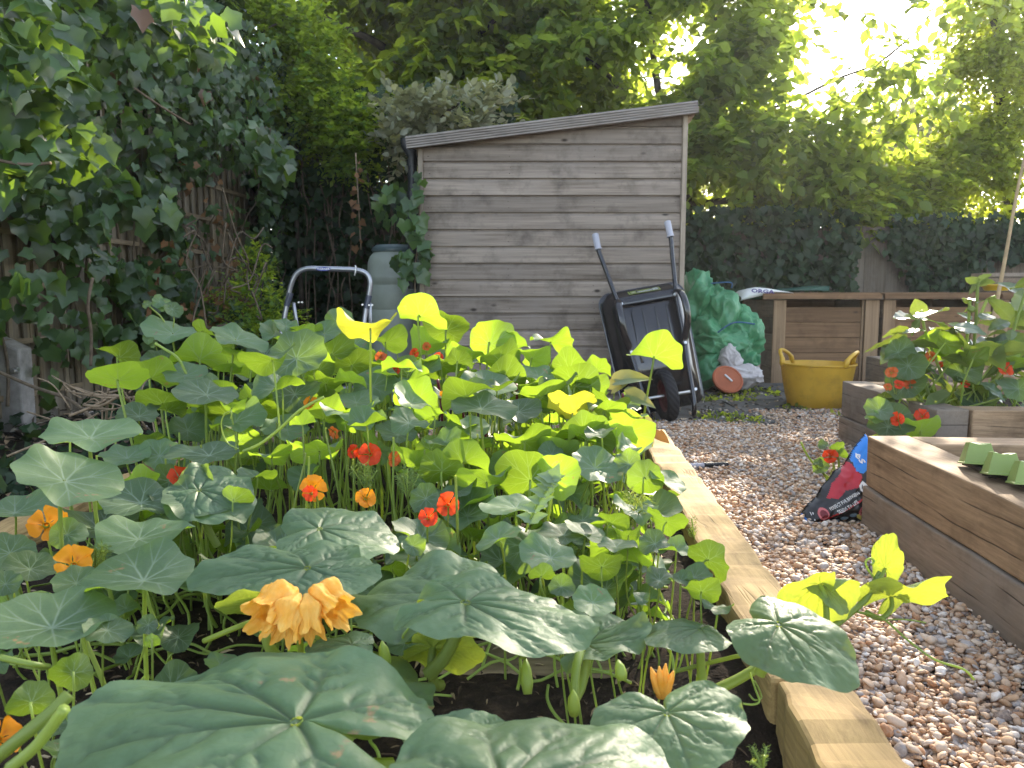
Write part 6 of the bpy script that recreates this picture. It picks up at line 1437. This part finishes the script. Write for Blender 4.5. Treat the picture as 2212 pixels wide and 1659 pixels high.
# ================================================================ BITS ON SOIL AND PAVING
n = 4200; Y = .62+1.9*rng.random(n); X = -1.34+1.62*rng.random(n)+.0717*Y; Z = np.array([soil_z(a, b) for a, b in zip(X, Y)])+.004
V, T, rn = scatter(OV*np.array([1, .35, 1]), OVT, np.column_stack([X, Y, Z]), nrmz(rv(n)*np.array([1, 1, .3])), nrmz(rv(n)*np.array([.4, .4, 0])+np.array([0, 0, 1])), rng.uniform(.006, .03, n)*np.where(rng.random(n) < .06, 2, 1))
t = NT('straw_mulch'); M['mulch'] = t.set(t.ramp(t.attr('rnd'), [(0, (.03, .02, .014)), (.45, (.075, .05, .032)), (.8, (.20, .14, .085)), (1, (.42, .33, .22))]), .9, .2)
o = put('mulch', mesh_np('mulch', V, T, M['mulch'], rn, smooth=False)); o['kind'] = 'stuff'
n = 900; P = np.column_stack([.7+2.2*rng.random(n), 5.0+2.0*rng.random(n), np.full(n, .022)]); P = P[vnoise(P, 2.2, 5) > .12]; n = len(P); P = np.repeat(P, 4, axis=0)+rv(4*n, .015)*np.array([1, 1, 0])
V, T, rn = scatter(OV, OVT, P, nrmz(rv(len(P))+np.array([0, 0, .5])), nrmz(rv(len(P))*.5+np.array([0, 0, 1])), rng.uniform(.015, .045, len(P)))
o = put('weeds', mesh_np('weeds', V, T, M['hedge'], rn)); o['kind'] = 'stuff'
n = 900; P = np.column_stack([.7+1.9*rng.random(n), 5.0+2.1*rng.random(n), np.full(n, .026)])
V, T, rn = scatter(OV*np.array([1, .8, 1]), OVT, P, nrmz(rv(n)*np.array([1, 1, .2])), nrmz(rv(n)*.4+np.array([0, 0, 1])), rng.uniform(.01, .05, n)); t = NT('litter_flakes'); M['flake'] = t.set(t.ramp(t.attr('rnd'), [(0, (.03, .025, .02)), (.6, (.10, .075, .05)), (.85, (.28, .2, .12)), (1, (.5, .46, .4))]), .9, .2)
o = put('leaf_litter', mesh_np('leaf_litter', V, T, M['flake'], rn)); o['kind'] = 'stuff'
# ground under the gravel edge: litter strewn left of the bed
n = 2600; Y = 1.6+5.2*rng.random(n); X = -1.55-1.8*rng.random(n)+.0717*Y; P = np.column_stack([X, Y, .05+.05*rng.random(n)])
V, T, rn = scatter(OV*np.array([1, .5, 1]), OVT, P, nrmz(rv(n)*np.array([1, 1, .3])), nrmz(rv(n)*.5+np.array([0, 0, 1])), rng.uniform(.02, .09, n)); o = put('leaf_litter', mesh_np('leaf_litter', V, T, M['flake'], rn)); o['kind'] = 'stuff'
# heap of dead twigs
tw = MB()
for k in range(36):
    a = W(random.uniform(150, 330), random.uniform(835, 950), random.uniform(2.6, 3.4)); a.z = max(a.z, .05); d = Vector((random.gauss(0, 1), random.gauss(0, .6), random.gauss(.1, .35))).normalized()*random.uniform(.08, .3)
    tw.tube(spline([a, a+d*.5+Vector((0, 0, random.uniform(-.02, .03))), a+d], 4), random.uniform(.002, .006), 5)
tag(tw.build('twig_heap', M['twig'], smooth=True), 'heap of dry dead twigs between the bed and the fence', 'twigs')
def curled_leaf(u, v, Y, w, mat, label, roll=0, a=.6):
    P = W(u, v, Y); s = w/F*Y; o = bpy.data.objects.new('dead_leaf', None)
    Vv, T, rn = scatter(BL*np.array([1, .9, 2.2]), BLT, np.array([P[:]]), np.array([[math.cos(R(roll)), .3, math.sin(R(roll))]]), np.array([face_normal(P, a, 1, roll)[:]]), np.array([s]))
    bpy.data.objects.remove(o); return tag(put('dead_leaf', mesh_np('dead_leaf', Vv, T, mat, rn)), label, 'dead leaf')
curled_leaf(320, 1010, 1.9, 70, M['deadleaf'], 'large brown dead leaf lying on the soil behind the left edge board', 30)
0 and curled_leaf(-6, 985, 1.7, 60, M['deadleaf'], 'brown dead leaf cut by the left edge of the picture', 80)
curled_leaf(1425, 930, 2.6, 46, M['deadleaf'], 'withered leaf drooping over the far end of the bed board', -70, .8)

# ================================================================ FEATHERY SEEDLINGS
M['fern'] = leafmat('feathery_leaf', (.13, .21, .07), (.15, .22, .08), (.45, .52, .05), .4, .5, .3, .25)
def feathery(u, v, Y, hpx, npl, label, spread=1.0):
    base = W(u, v, Y); t = thing('cosmos_seedling', base, label, 'seedling', 'feathery seedlings in the bed'); P, Fw, Nn, Sz = [], [], [], []; mb = MB(); h = hpx/F*Y
    for k in range(npl):
        d = Vector((random.gauss(0, .5)*spread, random.gauss(0, .4)*spread, 1)).normalized(); L = h*random.uniform(.7, 1.1); pts = []
        for j in range(9): s = j/8; pts.append(base+d*(L*s)+Vector((0, 0, -L*.15*s*s)))
        mb.tube(pts, .0014, 5)
        for j in range(2, 9):
            p = pts[j]
            for sg in (-1, 1):
                side = d.cross(Vector((random.gauss(0, .3), 1, random.gauss(0, .3)))).normalized()*sg
                for q in range(4):
                    f = (side*(1-.12*q)+d*.55+Vector((random.gauss(0, .25), random.gauss(0, .3), random.gauss(0, .2)))).normalized(); P.append(p+side*(L*.03*q)); Fw.append(f); Nn.append(Vector((random.gauss(0, .4), -.5, 1)).normalized()); Sz.append(L*random.uniform(.10, .2))
    V, T, rn = scatter(OV*np.array([1, .22, 1]), OVT, np.array([p[:] for p in P]), np.array([p[:] for p in Fw]), np.array([p[:] for p in Nn]), np.array(Sz)); put('leaves', mesh_np('leaves', V, T, M['fern'], rn), t); mb.build('stems', M['stem'], t, smooth=True)
for a in ((1340, 1150, 1.35, 110, 6, 'feathery seedling beside the right board, below the large drooping leaf'), (1385, 1130, 1.4, 90, 5, 'feathery seedling right against the right board of the bed'), (880, 1080, 1.45, 90, 6, 'feathery seedling among the stems in the middle of the bed'),
          (790, 1060, 1.5, 80, 5, 'feathery seedling behind the orange flower in the middle of the bed'), (1648, 1665, .72, 55, 5, 'feathery seedling at the bottom edge beside the board'), (205, 1240, 1.1, 90, 4, 'feathery seedling between the large leaves at the front left'), (1500, 1165, 1.3, 60, 2, 'feathery sprig leaning over the top of the right board')):
    feathery(*a)
# ragged seedling leaf
P0 = W(1150, 1130, 1.22); t = thing('tomato_seedling', P0, 'grey green toothed seedling leaf standing above the low round leaves', 'seedling'); mb = MB(); pts = [W(1135, 1150, 1.22), W(1155, 1100, 1.22), W(1180, 1060, 1.22), W(1195, 1035, 1.22)]; q = spline(pts, 5); mb.tube(q, .0018, 6); mb.build('stem', M['stem'], t, smooth=True)
P, Fw = [], []
for j in range(3, 16, 2):
    for sg in (-1, 1): P.append(q[j][:]); Fw.append((sg*.9, -.3, .45))
P.append(q[-1][:]); Fw.append((.3, -.2, 1))
V, T, rn = scatter(IV*np.array([1, .8, 1]), IVT, np.array(P), np.array(Fw), np.tile([0, -.7, .7], (len(P), 1)), rng.uniform(.018, .032, len(P))); put('leaves', mesh_np('leaves', V, T, M['nast'], rn), t)
# beetroot with red stems
t = thing('beetroot', (.1, 2.2, .2), 'beetroot leaves with dark red stems among the nasturtiums before the shed', 'beetroot'); mb = MB()
for (u, v, u2, v2) in ((1000, 880, 990, 960), (1115, 830, 1110, 900), (1310, 880, 1300, 960), (945, 820, 955, 930), (1345, 850, 1340, 940), (1050, 930, 1035, 1010)): mb.tube(spline([W(u, v, 2.1), W((u+u2)/2+4, (v+v2)/2, 2.12), W(u2, v2, 2.12)], 5), .004, 6)
mb.build('stems', M['stemred'], t, smooth=True, loc=t.location); M['beet'] = leafmat('beet_leaf', (.10, .15, .08), (.16, .16, .10), (.4, .35, .06), .35, .4, .4, .3)
P = [W(1330, 824, 2.3), W(1352, 852, 2.25), W(1322, 842, 2.3), W(1380, 905, 2.3), W(1300, 835, 2.3), W(1010, 950, 2.2), W(1060, 940, 2.2)]
V, T, rn = scatter(BL*np.array([1.3, .9, 2]), BLT, np.array([p[:] for p in P]), np.array([[.8, -.2, .25], [.9, -.3, -.2], [.7, 0, .6], [.5, -.3, -.8], [-.7, -.2, .4], [.6, -.4, .1], [-.5, -.3, .2]]), np.tile([-.2, -.5, .8], (7, 1)), np.array([.08, .07, .07, .07, .06, .07, .06])); put('leaves', mesh_np('leaves', V, T, M['beet'], rn), t)

# ================================================================ DAHLIA AND NASTURTIUM IN THE SECOND BED
M['dahlia'] = leafmat('dahlia_leaf', (.05, .09, .055), (.10, .15, .07), (.40, .50, .05), .26, .27, .75, .2, vein=(.16, .22, .10), veinf=.6)
def dahlia_leaf(seed):
    rr = random.Random(seed); NX, NYv = 22, 12; V = []; vn = []; tw = rr.uniform(-.25, .25); dr = rr.uniform(.12, .45); fd = rr.uniform(.05, .28)
    for i in range(NX+1):
        s = i/NX; w = .36*math.sin(math.pi*min(1, s**.72))**.85*(1-.15*s)+.004; w *= 1+.10*((s*13) % 1-.5)*(1 if 0 < i < NX else 0)
        for j in range(NYv+1):
            tt_ = (j/NYv-.5)*2; y = w*tt_; x = s+.10*abs(tt_)*0; vv = math.exp(-(tt_*w/.014)**2); sv = ((s-abs(tt_)*w*1.1)*8) % 1; vv = max(vv, .6*math.exp(-((sv-.5)/.10)**2)*(abs(tt_) < .93))
            z = fd*abs(y)-dr*s*s+.02*math.sin(s*20)*abs(tt_)-.014*vv+tw*y*s; V.append((x, y, z)); vn.append(vv)
    T = []
    for i in range(NX):
        for j in range(NYv): p = i*(NYv+1)+j; T += [(p, p+NYv+1, p+NYv+2), (p, p+NYv+2, p+1)]
    return mesh_np('dahlia_leaf_blade', np.array(V), np.array(T), M['dahlia'], smooth=True, attrs={'vein': vn})
DL = [dahlia_leaf(k) for k in range(8)]
dp = thing('dahlia', G(2080, 905, MB_H), 'bushy dahlia with glossy toothed leaves in the second bed', 'dahlia'); ds = MB(); DY = 3.6
def dleaf(u, v, tu, tv, Y, a=.5, side=1, roll=0, dz=0.0, w=1.0):
    P = W(u, v, Y); n = face_normal(P, a, side, roll); d = ray(tu, tv); tip = W(tu, tv, Y+dz)-P; L = tip.length; x = tip.normalized(); n = (n-x*n.dot(x)).normalized(); y = n.cross(x)
    o = bpy.data.objects.new('leaf', random.choice(DL)); COL.objects.link(o); o.parent = dp; m = Matrix((x, y, n)).transposed().to_4x4(); m.translation = P-wpos(dp); o.matrix_local = m @ Matrix.Diagonal((L, L*w*1.05, L, 1))
DLL = """1935 745 1868 738 .35;1935 748 1905 772 .6;1932 740 1965 722 .3;1985 690 1935 675 .3;1990 688 2045 655 .5;1992 690 2052 690 .35;1988 692 1960 722 .5;1990 685 1975 640 .8;2000 715 1950 712 .2;2010 712 2085 722 .2;2060 706 2130 700 .35;2065 715 2110 750 .5;2100 700 2150 690 .3;2090 740 2040 735 .3;
2100 745 2165 760 .4;1925 860 1880 866 .25;1930 868 1882 880 .3;1940 855 1890 845 .3;2000 905 1925 930 .35;2030 880 1960 910 .4;2055 850 1960 905 .45;2055 848 2000 800 .4;2060 850 2130 905 .6;2062 848 2170 900 .55;2065 845 2110 800 .4;2160 800 2240 820 .3;2165 805 2230 760 .5;2140 770 2230 730 .4;2150 765 2190 700 .6;2180 700 2240 660 .6;2185 690 2140 640 .5;2200 680 2260 600 .7;2210 640 2170 600 .5;2190 620 2240 590 .5;
2180 880 2100 905 .3;2180 885 2240 930 .5;2185 890 2150 980 .8;2190 885 2220 960 .8;2060 930 2010 985 .6;2080 925 2110 985 .55;2090 920 2150 950 .5;2000 930 1960 975 .6;2150 910 2200 890 .3;2120 830 2180 850 .4;2020 790 1960 800 .35;2040 770 2100 775 .3;2105 650 2080 640 .4;2112 655 2140 640 .4;2100 690 2070 672 .4;2120 690 2150 668 .5;2095 720 2060 690 .5;2130 730 2160 705 .5;2010 830 1955 850 .35;2150 850 2090 850 .3;2220 860 2160 880 .3;2230 900 2180 915 .35"""
for row in DLL.replace('\n', '').split(';'):
    q = [float(x) for x in row.split()]; dleaf(*q[:4], DY+random.uniform(-.22, .22), q[4], -1 if random.random() < .25 else 1, random.uniform(-20, 20), random.uniform(-.1, .1))
for k in range(64):
    u, v = random.uniform(1950, 2225), random.uniform(650, 905)
    if v < np.interp(u, [1930, 1990, 2060, 2100, 2140, 2215], [740, 670, 715, 640, 690, 650]): continue
    a = random.uniform(0, 6.28); L = random.uniform(45, 85); dleaf(u, v, u+L*math.cos(a), v+L*.45*math.sin(a), DY+random.uniform(-.1, .3), random.uniform(.25, .6), 1 if random.random() < .7 else -1, random.uniform(-30, 30), random.uniform(-.06, .06))
for (u, v, tu, tv) in ((2112, 613, 2085, 596), (2112, 613, 2132, 588), (2114, 614, 2148, 606), (2110, 616, 2088, 636), (2100, 665, 2078, 668), (2096, 655, 2080, 645), (2130, 650, 2150, 641), (2118, 690, 2140, 672)): dleaf(u, v, tu, tv, DY, .6, -1, random.uniform(-20, 20), w=1.1)
for pts in ([(2095, 900), (2100, 800), (2108, 700), (2112, 612)], [(2080, 900), (2085, 780), (2092, 700), (2095, 650)], [(2060, 900), (2030, 800), (2000, 720), (1990, 670)], [(2050, 905), (1990, 820), (1935, 745)], [(2110, 900), (2160, 800), (2200, 680), (2225, 600)], [(2085, 905), (2060, 848)], [(2110, 905), (2185, 885)], [(2000, 905), (2090, 880), (2150, 905)], [(2100, 720), (2118, 680), (2132, 650), (2150, 640)]):
    ds.tube(spline([W(u, v, DY) for u, v in pts], 6), .007 if len(pts) > 2 else .005, 8)
mb = MB(); lump(mb, W(2098, 668, DY-.02), (.018, .018, .016), 2.2, sub=3, amp=.2); mb.build('bud', M['stem'], dp, smooth=True)
ds.build('stems', M['stem'], dp, smooth=True, loc=dp.location)
NBL = """1940 762 62 .7 1 -20;1962 790 74 .9 1 0;1988 775 60 .5 -1 0;1958 832 82 .85 1 0;2000 750 72 .45 -1 10;2042 742 56 .7 -1 40;2072 802 86 .8 1 10;2052 775 66 .6 -1 0;2162 762 72 .8 1 0;1918 922 92 .8 1 20;1896 958 60 .6 -1 -40;1942 985 66 .9 1 0;1988 932 78 .6 -1 -10;1878 1002 56 .7 -1 -45;1900 888 62 .7 1 30;2100 775 60 .6 -1 0;1912 1012 50 .7 -1 0;2185 790 60 .6 -1 0;2140 860 60 .5 1 0;2200 840 70 .7 1 0;1885 905 30 .8 1 0;2010 862 50 .5 -1 0;1935 872 50 .6 1 20"""
n2 = thing('nasturtium', G(1985, 900, MB_H), 'trailing nasturtium with orange red flowers hanging over the corner of the dahlia bed', 'nasturtium', 'nasturtiums in the other beds'); n2s = MB()
for k, row in enumerate(NBL.split(';')):
    u, v, w, a, sd, ro = [float(x) for x in row.split()]; Y = 3.55+random.uniform(-.12, .12) if v < 880 else 3.15+random.uniform(-.08, .08); P = W(u, v, Y); n = face_normal(P, a, sd, ro)
    place('leaf', NAST[k % len(NAST)], P, n, random.uniform(0, 6), w/F*Y*.52, n2); f = W(1990+random.uniform(-60, 90), 900, 3.5); petiole(n2s, P, n, f, .004, 7000+k)
for k in range(46):
    u = random.uniform(1985, 2200); P = W(u, random.uniform(800, 880), 3.6+random.uniform(-.15, .15)); petiole(n2s, P, Vector((0, 0, 1)), W(u+random.uniform(-40, 40), 906, 3.6), .0035, 7100+k)
n2s.tube(spline([W(2050, 905, 3.5), W(1980, 960, 3.2), W(1935, 1000, 3.1)], 6), .006, 7)
for k, (u, v, w, c, Y) in enumerate([(1938, 905, 42, 's', 3.1), (1992, 897, 40, 's', 3.2), (2174, 797, 46, 's', 3.5), (1925, 803, 34, 'r', 3.4), (1942, 830, 30, 's', 3.4), (1965, 830, 34, 'r', 3.45), (2010, 770, 30, 'r', 3.5), (2086, 828, 24, 's', 3.5), (2030, 788, 20, 's', 3.6), (1918, 835, 24, 'r', 3.4), (2205, 845, 24, 's', 3.5), (2060, 890, 22, 's', 3.45)]):
    add_flower(u, v, w*.78, c, (random.uniform(-30, 30), random.uniform(0, 40)), Y, n2, n2s, W(u+random.uniform(-10, 30), v+60, Y+.1), k+40)
n2s.build('stems', M['stem'], n2, smooth=True, loc=n2.location)
n3 = thing('nasturtium', G(1790, 1075, 0), 'small self sown nasturtium with one orange flower beside the compost bag', 'nasturtium', 'nasturtiums in the other beds'); n3s = MB(); YB = 3.0
for k, (u, v, w, a, sd) in enumerate([(1772, 1010, 34, .9, 1), (1808, 968, 30, .6, -1), (1768, 1000, 22, .7, 1), (1780, 962, 24, .7, 1), (1815, 985, 26, .6, -1)]):
    P = W(u, v, YB); n = face_normal(P, a, sd, random.uniform(-30, 30)); place('leaf', NAST[k], P, n, random.uniform(0, 6), w/F*YB*.55, n3)
for pts in ([(1800, 1040), (1770, 1015), (1745, 985), (1730, 955)], [(1805, 1040), (1800, 1000), (1793, 985)], [(1810, 1030), (1812, 1000), (1808, 972)], [(1790, 1040), (1780, 1025), (1772, 1010)]): n3s.tube(spline([W(u, v, YB) for u, v in pts], 5), .0045, 6)
add_flower(1793, 985, 34, 's', (0, 10), YB-.02, n3, n3s, W(1803, 1040, YB), 90); n3s.build('stems', M['stem'], n3, smooth=True, loc=n3.location)
# ================================================================ HAZE
t = NT('garden_haze'); t.N.remove(t.p); v = t.n('VolumePrincipled'); v.inputs['Density'].default_value = .0012; v.inputs['Color'].default_value = (.95, .96, 1, 1); v.inputs['Anisotropy'].default_value = .65; t.l(v.outputs[0], t.out.inputs['Volume'])
mb = MB(); mb.box((0, 9, 4.5), (50, 38, 11.0)); HZ = 1
if HZ: o = mb.build('haze', t.m); o['kind'] = 'stuff'; o.display_type = 'WIRE'
